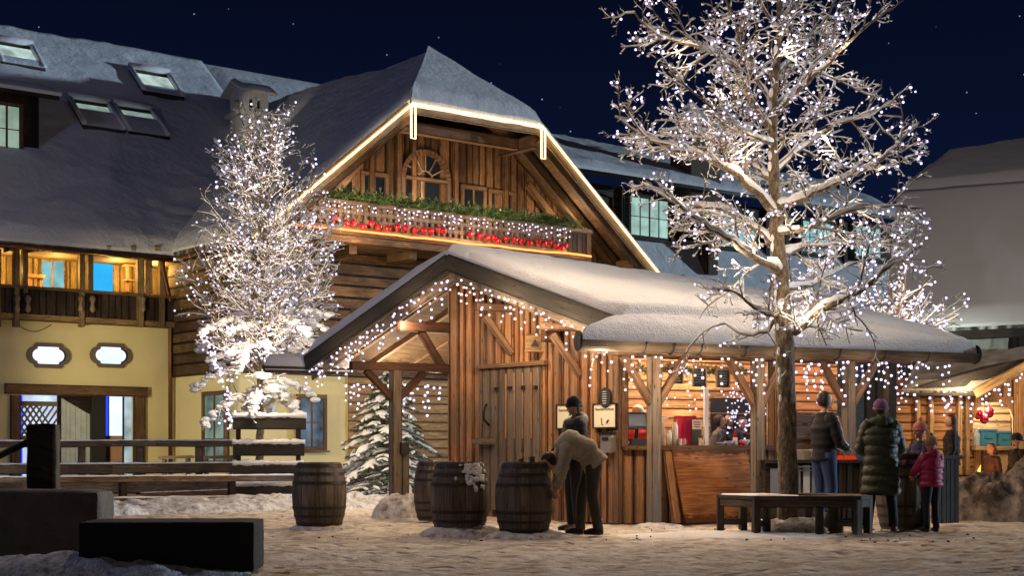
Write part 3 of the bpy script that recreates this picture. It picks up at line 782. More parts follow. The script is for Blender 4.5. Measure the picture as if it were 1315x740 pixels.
# barge boards and their light ropes
seg = [((0,zw(0)),(F1,zw(F1))), ((F1,zw(F1)),(F2,zw(F2))), ((F2,zw(F2)),(12.5,zw(0)))]
for (a0, z0), (a1, z1) in seg:
    b = MB(); b.beam(hp(a0,-4.08,z0-.17), hp(a1,-4.08,z1-.17), .07, .36, up=(0,0,1)); fb = b.build("barge_board", M['balus'], house)
for (a0, z0), (a1, z1) in seg:
    b = MB(); b.etube([hp(a0,-4.16,z0-.10), hp(a1,-4.16,z1-.10)], .035, 6); b.build("light_rope", M['led'], house)
for a in (F1, F2):
    z = zw(F1)-.15; pts = [hp(a-.06,-4.2,z), hp(a-.06,-4.2,z-.78), hp(a+.06,-4.2,z-.78), hp(a+.06,-4.2,z)]
    b = MB(); b.etube(pts, .028, 6); b.build("light_rope", M['led'], house)
# purlins, rafters and soffit battens under the gable overhang
for a, dz in ((.8,.45),(4.3,.50),(8.2,.50),(11.7,.45)):
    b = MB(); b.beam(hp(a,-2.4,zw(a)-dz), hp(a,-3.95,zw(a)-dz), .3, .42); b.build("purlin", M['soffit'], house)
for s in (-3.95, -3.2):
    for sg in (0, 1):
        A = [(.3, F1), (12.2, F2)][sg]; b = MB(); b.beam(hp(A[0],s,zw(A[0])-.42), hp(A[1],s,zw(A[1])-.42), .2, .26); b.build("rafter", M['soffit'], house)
b = MB(); b.beam(hp(4.1,-3.3,zw(F1)-.45), hp(8.4,-3.3,zw(F1)-.45), .3, .35); b.build("collar_beam", M['frame'], house)
for a0, a1, dz in ((8.9,11.2,0),(1.4,3.6,0)):
    b = MB(); b.beam(hp(a0,-2.75,zw(a0)-1.5 if a0 < 6 else zw(a0)-.75), hp(a1,-2.75,zw(a1)-.9 if a0 < 6 else zw(a1)-.95), .16, .24); b.build("brace", M['frame'], house)
# balcony
B0, B1 = HW(-3.85), HW(-3.7); bt0, bt1 = .9*K, B0.t(757)
zbb = zu(6.2); zbt = zu(6.93)
b = MB(); b.wbox(B0, bt0, bt1, zbb-.32, zbb-.1, -1.7, .02); bal = b.build("balcony", M['soffit'], house)
b = MB(); b.wbox(B0, bt0-.1, bt1+.05, zbt-.13, zbt, -.14, .10); b.build("handrail", M['balus'], bal)
b = MB(); b.wbox(B0, bt0, bt1, zbb-.1, zbb+.03, -.08, .05); b.build("bottom_rail", M['soffit'], bal)
nb = 46
tb1 = B0.t(728)
for i in range(nb):
    b = MB(); t = bt0+.6+(tb1-bt0-.7)*i/(nb-1); hh = zbt-.13-zbb-.03; z = zbb+.03; w = (tb1-bt0)/nb
    for q, (f0, f1, ww) in enumerate(((0,.18,.46),(.18,.34,.2),(.34,.52,.42),(.52,.66,.22),(.66,.84,.44),(.84,1,.30))):
        b.wbox(B0, t-w*ww, t+w*ww, z+hh*f0, z+hh*f1, -.02, .02, 0, .5)
    b.build("baluster", M['balus'], bal)
b = MB(); planks(b, B0, tb1+.02, bt1, zbb+.03, zbt-.13, -.02, .04, .2, jit=.2); b.build("plank_screen", M['dark'], bal)
for s_ in (bt0+.1, bt1-.05): 
    b = MB(); b.wbox(B0, s_-.1, s_+.1, zbb-.3, zbt+.05, -.16, .04); b.build("balcony_post", M['frame'], bal)
b = MB(); b.etube([B0.P(bt0, zbb+.03, .09)]+[B0.P(bt0+(bt1-bt0)*i/24, zbb+.03+random.uniform(-.02,.02), .09) for i in range(1, 25)], .03, 6); b.build("red_light_rope", M['led_red'], bal)
for i in range(6):
    b = MB(); t = bt0+.4+(bt1-bt0-.8)*i/5; b.beam(G25.P(t, zbb-.45, .1), B0.P(t, zbb-.45, -.3), .26, .3); b.build("bracket", M['log'], bal)
# greenery on the rail
b = MB()
def needles(b, c, d, L, w=.012, k=9):
    d = d.normalized()
    for i in range(k):
        f = i/k; p = c+d*L*f
        for sg in (-1, 1):
            s = d.orthogonal().normalized(); s = (Matrix.Rotation(random.uniform(0, 6.28), 3, d)@s)
            q = p+(d*.6+s*sg).normalized()*L*.30*(1-f*.4); e = Vector((random.uniform(-w, w), random.uniform(-w, w), w))
            b.add([p-e, q, p+e], [(0,1,2)], None, None, 0)
t = bt0+.2
gstop = B0.t(735)
while t < gstop:
    c = B0.P(t, zbt+.03+random.uniform(-.04,.10), random.uniform(-.05,.10)); dr_ = Vector((random.gauss(0,1), random.gauss(0,.6), random.uniform(-.3,1.1)))
    needles(b, c, dr_, random.uniform(.22, .45), .017, 12); t += .014
gar = b.build("garland", plain("fir_green", (.07,.13,.035), .6, 0, .5, 3, 0), None); tag(gar, "green fir garland laid along the balcony rail of the farmhouse gable", "garland")
b = MB()
for f in (-.32, .32): b.wbox(B0, gstop*0+bt0, gstop, zbt+.02, zbt+.03, -.02, .02)
# baubles
bx = [429,445,454,466,477,486,498,510,521,533,544,553,562,569,604,616,626,634,640,650,661,670,680,691,699,705,714,721,726]
by = [278,285,285,289,285,290,292,290,291,294,294,295,293,295,299,301,304,304,308,305,306,308,310,309,311,310,313,317,314]
mred = plain("red_bauble", (.62,.015,.03), .12, .35, .05, 3, 0, .9); first = None
for i, (x, y) in enumerate(zip(bx, by)):
    c = B0.at(x, y-1, .17); lab = "shiny red bauble hanging on the balcony balusters among fairy lights"
    if first is None:
        b = MB(); b.sphere((0,0,-.06), .10, 14, 10); b.build  # ball
        root = thing("bauble", lab, "bauble", (0,0,0), "red baubles along the balcony")
        b.build("ball", mred, root); b2 = MB(); b2.lathe((0,0,.03), [(.0,.03),(.022,.03),(.022,0),(0,0)], 8); b2.etube([(0,0,.05),(0,0,.3)], .004, 3); b2.build("cap", M['hoop'], root)
        root.location = c; first = root
    else: r_ = copy_tree(first, None, c)
# fairy lights on the balcony rail and warm lamps in the gable
pos, wires = icicles([B0.P(bt0+.3, zbt-.05, .12), B0.P(gstop, zbt-.05, .12)], .13, .08, .46, .14)
lights("balcony_lights", "icicle fairy lights hanging from the farmhouse balcony rail over the baubles", "fairy lights", pos, .030, M['bulb'], wires)
for px, y in ((470, 246), (560, 246), (650, 262), (730, 285)): lamp("balcony_glow", HW(-3.4).at(px, y, 0), 90, (1, .70, .42), .1)
for a in (2.6, 6.2, 9.6): lamp("gable_uplight", hp(a, -4.6, 6.1), 60, (1, .66, .36), .1)
for px_, y_ in ((470, 268), (560, 275), (650, 285)): lamp("balcony_string_glow", HW(-4.9).at(px_, y_, 0), 40, (1, .72, .5), .06)
lamp("wall_fill", P(-110, 500, 34), 2800, (1, .82, .46), .2, "SPOT", d=(.42, .9, .07), spot=62, blend=.7)  # spot added out of frame to light the yellow wall
lamp("yard_wall_fill", P(548, 500, 41), 190, (1, .72, .34), .08); lamp("yard_wall_fill", P(432, 505, 39.5), 90, (1, .80, .5), .08)  # added fill brightening the board and plaster walls, no fitting here
lamp("chimney_fill", P(300, 128, 50), 45, (1, .86, .66), .05, 'SPOT', d=(.35, 1, -.1), spot=70)  # added fill spot that picks out the chimney
lamp("under_balcony_glow", HW(-4.4).at(470, 330, 0), 110, (1, .6, .32), .1)
# chimney
b = MB(); ca, cs = 4.55, 4.6; c = hp(ca, cs, 9); rz = math.atan2(Uv.y, Uv.x); zt = zu(10.6)
b.box((c.x, c.y, (zu(9)+zt)/2), (1.0, .95, zt-zu(9)), rz)
b.box((c.x, c.y, zt+.08), (1.3, 1.25, .16), rz)
ch = b.build("chimney", M['chim'], house)
for dx in (-.38, .38):
    for dy in (-.36, .36):
        b = MB(); q = Matrix.Rotation(rz, 3, 'Z')@Vector((dx, dy, 0)); b.box((c.x+q.x, c.y+q.y, zt+.50), (.26, .24, .68), rz); b.build("pier", M['chim'], ch)
b = MB(); b.box((c.x, c.y, zt+.46), (.5, .5, .6), rz); b.build("flue", M['black'], ch)
for dx, dy in ((0,-.42),(0,.42),(-.44,0),(.44,0)):
    b = MB(); q = Matrix.Rotation(rz, 3, 'Z')@Vector((dx, dy, 0)); b.box((c.x+q.x, c.y+q.y, zt+.72), (.52 if dy else .2, .2 if dy else .5, .24), rz); 
    b.box((c.x+q.x, c.y+q.y, zt+.22), (.52 if dy else .2, .2 if dy else .5, .12), rz)
    if dy:
        b.box((c.x+q.x, c.y+q.y, zt+.45), (.10, .2, .5), rz)
    b.build("vent_arch", M['chim'], ch)
b = MB(); R = Matrix.Rotation(rz, 3, 'Z')
for sg in (-1, 1):
    e0 = [Vector((-.72, sg*.74, .84)), Vector((.72, sg*.74, .84)), Vector((.72, 0, 1.22)), Vector((-.72, 0, 1.22))]
    if sg > 0: e0 = [e0[1], e0[0], e0[3], e0[2]]
    top = [Vector((c.x, c.y, zt))+R@p for p in e0]; slab(b, top, .07)
b.prism([Vector((c.x, c.y, zt))+R@Vector(p) for p in ((-.5,-.5,.84),(-.5,.5,.84),(-.5,0,1.14))], R@Vector((1.0,0,0)))
b.build("cap", M['chim'], ch)
b = MB()
for sg in (-1, 1):
    q = [Vector((c.x, c.y, zt))+R@Vector(p) for p in ((-.74,sg*.76,.84),(.74,sg*.76,.84),(-.74,0,1.24),(.74,0,1.24))]
    snow_sheet(b, *q, .15, 10, 7, .03, 1.5, .2, edges="ACD")
b.build("snow", M['roof_snow'], ch)
# roof windows
for px, py, w, h, open_ in ((22,82,1.3,1.0,0),(201,118,1.35,1.05,0),(124,160,1.25,1.15,1),(181,168,1.25,1.15,1)):
    a, s = roof_px(px, py+4); w /= 2*K; h /= 2*K
    def rp(da, ds, dz): return hp(a+da, s+ds, 5.9+SL*(s+ds)+dz+.25)
    b = MB()
    for x0, x1, y0, y1 in ((-w-.09,-w,-h-.09,h+.09),(w,w+.09,-h-.09,h+.09),(-w,w,-h-.09,-h),(-w,w,h,h+.09)):
        b.hexa([rp(x0,y0,-.1), rp(x1,y0,-.1), rp(x1,y1,-.1), rp(x0,y1,-.1), rp(x0,y0,.13), rp(x1,y0,.13), rp(x1,y1,.13), rp(x0,y1,.13)])
    f = b.build("roof_window", M['hoop'], house)
    b = MB(); b.hexa([rp(-w,-h,-.05), rp(w,-h,-.05), rp(w,h,-.05), rp(-w,h,-.05), rp(-w,-h,.06), rp(w,-h,.06), rp(w,h,.06), rp(-w,h,.06)]); b.build("pane", emit("attic_light", (.55,.72,.68), .75, var=.5) if not open_ else emit("attic_light_dim", (.5,.68,.62), .35, var=.5), f)
    b = MB(); y1 = -h*.2 if not open_ else h*.25
    if not open_: y1 = -h*.55
    rows = [[rp(-w-.05+(2*w+.1)*j/8, -h-.12+(y1+h+.12)*i/6, .10+.10*math.sin(math.pi*min(1, (i+.4)/6.8))**.5) for j in range(9)] for i in range(7)]
    b.grid(rows)
    for x in (-w-.05, w+.05):
        b.etube([rp(x,-h-.1,.16), rp(x,h+.1,.16)], .09, 6)
    b.etube([rp(-w-.08,h+.08,.18), rp(w+.08,h+.08,.18)], .14, 8)
    b.build("snow", M['roof_snow'], f)
# dormer at the left edge
WD = HW(2.9); t1 = WD.t(50); t0 = t1-3.6
zd0, zd1 = WD.z(25, 222), WD.z(25, 118)
b = MB(); b.wbox(WD, t0, t1, zd0-1.2, zd1, -3.5, 0); dm = b.build("dormer", M['dark'], house)
b = MB(); slab(b, [WD.P(t0,zd1-.05,.55), WD.P(t1+.45,zd1-.05,.55), WD.P(t1+.45,zd1+.9,-3.4), WD.P(t0,zd1+.9,-3.4)], .16); b.build("dormer_roof", M['dark'], dm)
b = MB(); snow_sheet(b, WD.P(t0,zd1-.03,.6), WD.P(t1+.5,zd1-.03,.6), WD.P(t0,zd1+.92,-3.4), WD.P(t1+.5,zd1+.92,-3.4), .22, 20, 14, .04, .8, .25, edges="AD"); b.build("snow", M['roof_snow'], dm)
house_save = house
f = win(WD, -8, 136, 24, 195, emit("dormer_light", (.42,.58,.46), .55, var=.3), fw=.12, cols=2, rows=2); f.parent = dm; f.name = "dormer_window"
# ================================================================ HOUSE BEHIND, RIGHT OF THE GABLE
h2 = thing("dormer_house", "dark timber house with a row of lit dormer windows behind the snowy hut roof", "house", hp(16, 2.5, .22))
WB = HW(2.0)
te = WB.t(1150)
zeb = WB.z(850, 310); ze0 = WB.z(760, 350)
b = MB(); b.wbox(WB, 10.5*K, te, 0, ze0, -3, -.4); b.build("wall", M['dark'], h2)
# lower snow covered roof strip under the dormers
b = MB(); snow_sheet(b, WB.P(10.2*K, ze0-.6, 1.0), WB.P(te, ze0-.6, 1.0), WB.P(10.2*K, zeb+.3, -.3), WB.P(te, zeb+.3, -.3), .25, 60, 12, .05, .7, .25); b.build("lower_snow", M['roof_snow'], h2)
b = MB(); slab(b, [WB.P(10.2*K, ze0-.62, .95), WB.P(te, ze0-.62, .95), WB.P(te, zeb+.28, -.3), WB.P(10.2*K, zeb+.28, -.3)], .2); b.build("lower_roof", M['dark'], h2)
ztop_ = WB.z(820, 243)
b = MB(); bk = MB(); planks(b, WB, 10.5*K, te, zeb-.2, ztop_, -.15, .06, .3, False, back=bk); g = b.build("dormer_wall", M['dark'], h2); bk.build("backing", M['black'], g)
for x0, y0, x1, y1 in ((809,256,857,304),(926,276,968,318),(1030,286,1066,325),(1098,292,1130,330)):
    f = win(WB, x0, y0, x1, y1, M['lit_green'] if x0 < 900 else M['lit_cyan'], fw=.14, cols=4, rows=2, fr=M['dark'], parent=h2)
for px in (800, 872, 905, 985, 1010, 1085):
    b = MB(); t = WB.t(px); b.wbox(WB, t-.12, t+.12, zeb-.2, ztop_, -.1, .06 if px != 905 else .4); b.build("wall_post", M['dark'], h2)
b = MB(); t = WB.t(896); b.wbox(WB, t-.28, t+.28, zeb-1.3, zeb+.8, .3, .9); b.build("timber_pillar", M['gable'], h2)
for px in range(790, 1100, 22):
    b = MB(); b.beam(WB.at(px, 240, -.1), WB.at(px, 240, 1.0), .16, .18); b.build("rafter_end", M['soffit'], h2)
zr0 = WB.z(820, 236)
b = MB(); slab(b, [WB.P(9.5*K, zr0, 1.15), WB.P(te, zr0, 1.15), WB.P(te, zr0+2.3, -4.2), WB.P(9.5*K, zr0+2.3, -4.2)], .18); b.build("roof", M['dark'], h2)
b = MB(); b.etube([WB.P(10*K, zr0-.12, 1.2), WB.P(te, zr0-.12, 1.2)], .09, 8); b.build("gutter", M['hoop'], h2)
b = MB(); b.etube([WB.P(WB.t(806), zr0-.12, 1.2), WB.P(WB.t(803), zr0-.5, .6), WB.P(WB.t(798), zr0-.7, .15), WB.P(WB.t(798), zeb, .15)], .05, 6); b.build("downpipe", M['hoop'], h2)
b = MB(); snow_sheet(b, WB.P(9.5*K, zr0+.02, 1.2), WB.P(te, zr0+.02, 1.2), WB.P(9.5*K, zr0+2.4, -4.3), WB.P(te, zr0+2.4, -4.3), .28, 80, 26, .08, .5, .3); b.build("snow", M['roof_snow'], h2)
# steep pyramid roofed turret seen through the tree
tw = thing("turret", "small turret with steep snow covered pyramid roof behind the large tree", "turret", P(893, 240, 62))
b = MB(); c = P(893, 205, 62); b.box((c.x, c.y, c.z-.5), (1.5, 1.5, 3.6), .5); b.build("wall", M['trimgrey'], tw)
b = MB(); apex = P(886, 126, 62); k = 1.05; R = Matrix.Rotation(.5, 3, 'Z')
base = [Vector((c.x, c.y, c.z+.75))+R@Vector((sx*k, sy*k, 0)) for sx, sy in ((-1,-1),(1,-1),(1,1),(-1,1))]
mid = [Vector((c.x, c.y, c.z+1.35))+R@Vector((sx*k*.62, sy*k*.62, 0)) for sx, sy in ((-1,-1),(1,-1),(1,1),(-1,1))]
vs = base+mid+[apex]; b.add(vs, [(3,2,1,0)]+[(i,(i+1)%4,4+(i+1)%4,4+i) for i in range(4)]+[(4+i,4+(i+1)%4,8) for i in range(4)]); b.build("roof", M['roof_snow'], tw)

# ================================================================ BARN AT THE RIGHT
barn = thing("barn", "large barn with a huge smooth snow covered roof at the right edge", "barn", P(1290, 600, 44)*1.0-Vector((0,0,P(1290,600,44).z)))
Wb = Wall((P(1240, 0, 40).x, 40), (1, .18))
def bp(px, py, Y): return P(px, py, Y)
A = bp(1212, 206, 47); B_ = bp(1420, 172, 50); Cc = bp(1152, 250, 43.5); D = bp(1400, 228, 45); E_ = bp(1135, 425, 39); F_ = bp(1420, 412, 41)
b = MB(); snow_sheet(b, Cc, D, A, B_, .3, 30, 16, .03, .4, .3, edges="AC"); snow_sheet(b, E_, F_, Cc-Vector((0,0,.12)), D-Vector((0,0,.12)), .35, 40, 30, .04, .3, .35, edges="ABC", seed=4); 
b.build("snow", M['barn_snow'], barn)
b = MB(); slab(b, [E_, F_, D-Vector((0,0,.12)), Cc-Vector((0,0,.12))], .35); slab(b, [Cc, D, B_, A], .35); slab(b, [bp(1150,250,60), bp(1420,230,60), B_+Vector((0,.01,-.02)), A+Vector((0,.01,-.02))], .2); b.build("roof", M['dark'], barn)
Wn = Wall((E_.x-1.5, E_.y+1.2), (F_.x-E_.x, F_.y-E_.y))
b = MB(); bk = MB(); planks(b, Wn, 1.5, 12, 0, E_.z-.2, -.1, .06, .3, back=bk); g = b.build("wall", M['dark'], barn); bk.build("backing", M['black'], g)
b = MB(); rows = []
for i in range(13):
    row = []
    for j in range(41):
        px = 1226+74*j/40; t = Wn.t(px); row.append(Wn.P(t, Wn.z(px, 418+62*i/12), .12+.10*fbm((t*3, i*.25), .8, 3)+.05*math.sin(t*5+i*.3)))
    rows.append(row)
b.grid(rows); b.build("tarpaulin", plain("pale_tarpaulin", (.62,.66,.62), .45, 0, .12, 2), barn)
lamp("tarp_fill", P(1262, 470, 38.5), 110, (.85,1.0,.9), .05)  # added fill that brightens the tarpaulin
b = MB(); b.pbox(Wn, 1300, 415, 1306, 560, .1, .3); b.pbox(Wn, 1306, 420, 1330, 560, .02, .06); b.build("door_post", M['dark'], barn)

# ================================================================ SMALL STALL AT THE RIGHT
stall = thing("market_stall", "small pine market stall with an arched serving hatch at the right edge", "stall", G(1240, 27.5))
Wl = Wall((P(1172,0,28).x, 28), (.93, .10)); tg = Wl.t(1250)
Wg = Wall((Wl.P(tg,0,0).x, Wl.P(tg,0,0).y), (.90, .10))
zl = Wl.z(1200, 505)
b = MB(); bk = MB(); planks(b, Wl, Wl.t(1150), tg, .1, zl+.3, -.05, .05, .17, False, back=bk, jit=.05); g = b.build("side_wall", M['pine'], stall); bk.build("backing", M['hut_gap'], g)
for px in (1180, 1197, 1233, 1243):
    b = MB(); b.pbox(Wl, px-3, 505, px+3, 610, .003, .1); b.build("stall_post", M['pale'], stall)
tx = Wg.t(1345)
hz0, hz1 = Wg.z(1270, 573), Wg.z(1270, 517)
h0, h1 = Wg.t(1250), Wg.t(1299)
def gt2(t): 
    tm = Wg.t(1322); return Wg.z(1322, 462)-abs(t-tm)*.52
b = MB(); bk = MB(); planks(b, Wg, 0, tx, .1, zl, 0, .05, .2, True, holes=[(h0,h1,hz0,hz1)], ztop=gt2, back=bk); g = b.build("front_wall", M['pine'], stall); bk.build("backing", M['hut_gap'], g)
b = MB(); k = 14; hc = (h0+h1)/2; hw = (h1-h0)/2; zs = hz1-.30
def archz(t): return zs+.32*math.sqrt(max(0, 1-((t-hc)/hw)**2))
for i in range(k):
    ta, tb = h0+(h1-h0)*i/k, h0+(h1-h0)*(i+1)/k
    b.hexa([Wg.P(ta,archz(ta),.07),Wg.P(tb,archz(tb),.07),Wg.P(tb,archz(tb),0),Wg.P(ta,archz(ta),0),Wg.P(ta,hz1+.1,.07),Wg.P(tb,hz1+.1,.07),Wg.P(tb,hz1+.1,0),Wg.P(ta,hz1+.1,0)])
b.build("arch_board", M['pine'], stall)
b = MB(); b.wbox(Wg, h0-.06, h1+.06, hz0-.09, hz0, -.2, .28); b.build("counter", M['pale'], stall)
b = MB(); planks(b, Wg, h0-.5, h1+1.6, .9, 2.7, -1.3, .05, .2, False); b.build("back_wall", M['pale'], stall)
b = MB(); b.hexa([Wg.P(h0+.15,.2,.5),Wg.P(h1+.1,.2,.5),Wg.P(h1+.1,.2,.45),Wg.P(h0+.15,.2,.45),Wg.P(h0+.35,hz0-.12,.2),Wg.P(h1+.1,hz0-.12,.2),Wg.P(h1+.1,hz0-.12,.15),Wg.P(h0+.35,hz0-.12,.15)]); b.build("leaning_board", M['pale'], stall)
lamp("stall_lamp", Wg.P((h0+h1)/2, 2.2, -.5), 200, (1.0,.84,.62), .08)
# roof of the stall
rL = Wl.at(1150, 506, .5); 
e0 = Wl.P(Wl.t(1145), zl+.02, .55); e1 = Wg.P(-.25, zl+.02, .6)
pk = Wg.P(Wg.t(1322), gt2(Wg.t(1322))+.08, .6); pkb = pk+Vector((-2.3, 2.6, 0)); e0b = pkb+Vector((-1.5, .3, -.2))
far = Wg.P(tx, gt2(tx)+.05, .6)
topL = P(1178, 466, 30.2); 
b = MB(); slab(b, [e0, e1, pk, topL], .1); slab(b, [pk, far, far+Vector((0,3,0)), pk+Vector((0,3,0))], .1); b.build("roof", M['grey'], stall)
b = MB(); snow_sheet(b, e0, e1, topL, pk, .16, 40, 20, .03, 1.1, .14, edges="ACD"); thin = snowmat("thin_roof_snow", (.45,.42,.38), dirt=(.22,.19,.16), bscale=3); b.build("snow", thin, stall); b = MB(); snow_sheet(b, pk, far, pk+Vector((0,3,0)), far+Vector((0,3,0)), .16, 20, 10, .03, 1, .14, edges="AC")
b.build("snow", thin, stall)
b = MB(); b.beam(e1+Vector((0,-.03,-.06)), pk+Vector((0,-.03,-.06)), .05, .2); b.beam(pk+Vector((0,-.03,-.06)), far+Vector((0,-.03,-.06)), .05, .2); b.build("barge_board", M['pale'], stall)
pos, wires = icicles([e1+Vector((0,-.08,-.15)), pk+Vector((0,-.08,-.15)), far+Vector((0,-.08,-.15))], .10, .08, .45, .10)
lights("stall_gable_lights", "icicle fairy lights along the gable of the market stall at the right edge", "fairy lights", pos, .027, M['bulb'], wires)
pos, wires = icicles([Wl.P(Wl.t(1165), zl-.02, .5), Wg.P(-.2, zl-.02, .5)], .12, .05, .55, .11)
lights("stall_eave_lights", "icicle fairy lights under the side eave of the market stall", "fairy lights", pos, .027, M['bulb'], wires)
lamp("stall_glow", Wl.P(Wl.t(1215), 2.2, 1.0), 55, (1,.74,.45), .1)
lamp("stall_glow", Wg.P(1.2, 2.3, 1.2), 40, (1,.74,.45), .1)
# goods on the stall counter
b = MB(); c = Wg.P(Wg.t(1278), hz0, -.25)
mblu = plain("blue_tub", (.05,.22,.34), .4); 
for i, (dx, w, hgt) in enumerate(((-.12,.30,.28),(.22,.26,.24))):
    b = MB(); cc = Wg.P(Wg.t(1278)+dx, hz0, -.15); b.box(cc+Vector((0,0,hgt/2)), (w,.28,hgt), .1); b.box(cc+Vector((0,0,hgt+.02)), (w+.04,.32,.04), .1); b.box(cc+Vector((0,-.15,hgt*.6)), (w*.4,.03,.05), .1)
    tag(b.build("tub", mblu), ("wide blue plastic tub on the stall counter, left one", "narrower blue plastic tub on the stall counter, right one")[i], "tub", "blue tubs in the stall hatch")
b = MB(); cc = Wg.P(Wg.t(1257), hz0, -.1); b.lathe(cc, [(.07,0),(.08,.2),(.05,.26),(.05,.34),(0,.34)], 12); tag(b.build("jar", plain("pale_jar", (.5,.58,.66), .3)), "pale jar standing at the left end of the stall counter", "jar")
for i, (px, py) in enumerate(((1256,532),(1264,538),(1271,530))):
    b = MB(); cc = Wg.at(px, py, -.5); b.sphere(cc, (.09,.07,.11), 10, 8); b.etube([cc+Vector((0,0,.1)), cc+Vector((0,0,.5))], .006, 4)
    tag(b.build("ornament", mred), "red ornament hanging in the arched hatch of the market stall", "ornament", "red ornaments in the stall hatch")

# ================================================================ THE HUT
hut = thing("drinks_hut", "brown board hut with thick snow on its roof and a serving hatch", "hut", G(760, 22.3))
KK = Vector((.0734*22, 22.0))
WG = Wall(KK, (-.64, .77)); WL = Wall(KK, (math.cos(math.radians(25)), math.sin(math.radians(25))))
tG = WG.t(577)
F = P(575, 327, 24.2); R_ = P(800, 411, 21.0); L_ = P(393, 458, 27.5)
Bk = P(1000, 386, 27.2); Gl = P(743, 437, 20.55); Gr = P(1252, 455, 23.0)
udir = Vector((Bk.x-F.x, Bk.y-F.y, 0)).normalized()
Rm = P(1235, 448, 23.4); Bm = P(1190, 432, 26.0)
# outer boards of the gable wall
def top_g(t):
    q = WG.P(t, 0, 0); k = q.x/q.y*FP+CX
    if k >= 575: y = 327+(k-575)*(411-327)/225.; 
    else: y = 327+(575-k)*.71
    # the underside of the roof continues level towards the wall
    return CH+(HY-y-22)*q.y/FP*.965
hx0, hx1 = 0.0, WL.t(962)
oz0, oz1 = WL.z(880, 574), WL.z(880, 462)
xe = WL.t(985)
b = MB(); bk = MB(); planks(b, WG, 0, tG, 0, 2.6, 0, .045, .19, True, ztop=top_g, back=bk, jit=.35, gap=.022, oj=.02)
planks(b, WL, 0, xe, 0, oz0, 0, .045, .19, True, back=bk, jit=.3, gap=.02, oj=.015)
g = b.build("board_wall", M['hut'], hut); bk.build("backing", M['hut_gap'], g)
b = MB()
t = .1
while t < tG:                                                   # dark battens sunk between the boards
    q = WG.P(t, 0, 0); zt = top_g(t); b.wbox(WG, t-.012, t+.012, 0, zt, .01, .03); t += random.uniform(.17, .22)
b.build("batten", M['hut_gap'], hut)
b = MB(); bk = MB(); planks(b, WL, 0, WL.t(1165), oz1, 2.95, 0, .045, .2, False, back=bk); g = b.build("header_boards", M['beam'], hut); bk.build("backing", M['hut_gap'], g)
b = MB(); b.wbox(WL, -.03, .09, oz0, oz1, -.1, .08); b.wbox(WG, -.03, .10, 0, 2.8, -.002, .07); b.build("corner_post", M['beam'], hut)
b = MB(); b.wbox(WL, 0, xe+.05, oz0-.05, oz0+.02, -.5, .16); cnt = b.build("counter", M['frame'], hut)
b = MB(); planks(b, WL, xe-.02, xe+.32, 0, 2.8, .0, .05, .13, back=None, gap=.01); b.build("end_boards", M['hut'], hut)
# inside of the serving room
b = MB(); bk = MB(); planks(b, WL, -.2, WL.t(1175), .2, 2.9, -2.1, .04, .16, False, back=bk, jit=.05); g = b.build("inner_wall", M['pine'], hut); bk.build("backing", M['hut_gap'], g)
b = MB(); b.wbox(WL, -.3, WL.t(1180), 2.82, 2.88, -2.3, .6); b.wbox(WL, .02, .08, 0, 2.8, -2.1, -.2); b.build("ceiling", M['pine'], hut)
b = MB(); b.wbox(WL, 0, 2.9, 0, .06, -2.1, -.05); b.build("floor_board", M['beam'], hut)
lamp("hatch_lamp", WL.P(.9, 2.6, -.9), 120, (1.0,.80,.58), .08); lamp("hatch_lamp", WL.P(2.2, 2.6, -1.0), 110, (1.0,.80,.58), .08)
lamp("porch_lamp", WL.P(4.2, 2.6, -.8), 50, (1.0,.62,.36), .08); lamp("porch_lamp", WL.P(5.6, 2.6, -.8), 40, (1.0,.62,.36), .08)
# window post and fixed pane of the hatch
b = MB(); b.pbox(WL, 905, 498, 910, 573, -.04, .0); wp = b.build("window_post", M['white'], hut)
m_gl, N, L, n, bs = mat_new("hatch_glass"); bs.inputs['Base Color'].default_value = (.02,.025,.03,1); bs.inputs['Roughness'].default_value = .03
tr_ = n('ShaderNodeBsdfTransparent'); mx = n('ShaderNodeMixShader'); mx.inputs[0].default_value = .22; L.new(tr_.outputs[0], mx.inputs[1]); L.new(bs.outputs[0], mx.inputs[2]); L.new(mx.outputs[0], N['Material Output'].inputs[0])
b = MB(); b.pbox(WL, 910, 500, 962, 573, -.03, -.02); b.build("pane", m_gl, hut)
b = MB(); planks(b, WL, WL.t(912,-1.2), WL.t(990,-1.2), .2, 1.95, -1.2, .04, .3, False); b.build("dark_backdrop", M['black'], hut)  # black sheet added to give the dark interior behind the pane
# door in the gable wall: boards with slots, ledges, latch, bar
b = MB(); d0, d1 = WG.t(700), WG.t(621); zt = WG.z(650, 473); 
tt = d0
while tt < d1: e = min(d1, tt+.21); b.wbox(WG, tt+.012, e-.012, .12, zt, .066, .10); tt = e
door = b.build("door", M['door'], hut)
b = MB(); b.wbox(WG, d0-.15, d1+.05, zt+.003, zt+.07, .06, .15); b.build("lintel", M['beam'], door)
b = MB()
tt = d0+.21
for i in range(4): b.wbox(WG, tt-.012, tt+.012, zt-1.15, zt-.10, .104, .112); tt += .21
b.build("slot", M['pine'], door)
b = MB(); c = WG.at(630, 567, .2); b.beam(WG.P(WG.t(642), c.z, .16), WG.P(WG.t(619), c.z, .16), .10, .11); b.build("crossbar", M['post'], door)
for px, py in ((637,500),(655,499),(672,498),(688,498)):
    b = MB(); q = WG.at(px, py, .12); b.box(q, (.07,.04,.06), .4); b.build("hinge_bolt", M['iron'], door)
b = MB(); c = WG.at(625, 535, .14); b.etube([c+Vector((0,0,.2)), c+Vector((-.05,-.03,.1)), c+Vector((-.05,-.03,-.05)), c+Vector((.04,0,-.15))], .02, 6); b.build("handle", M['iron'], door)
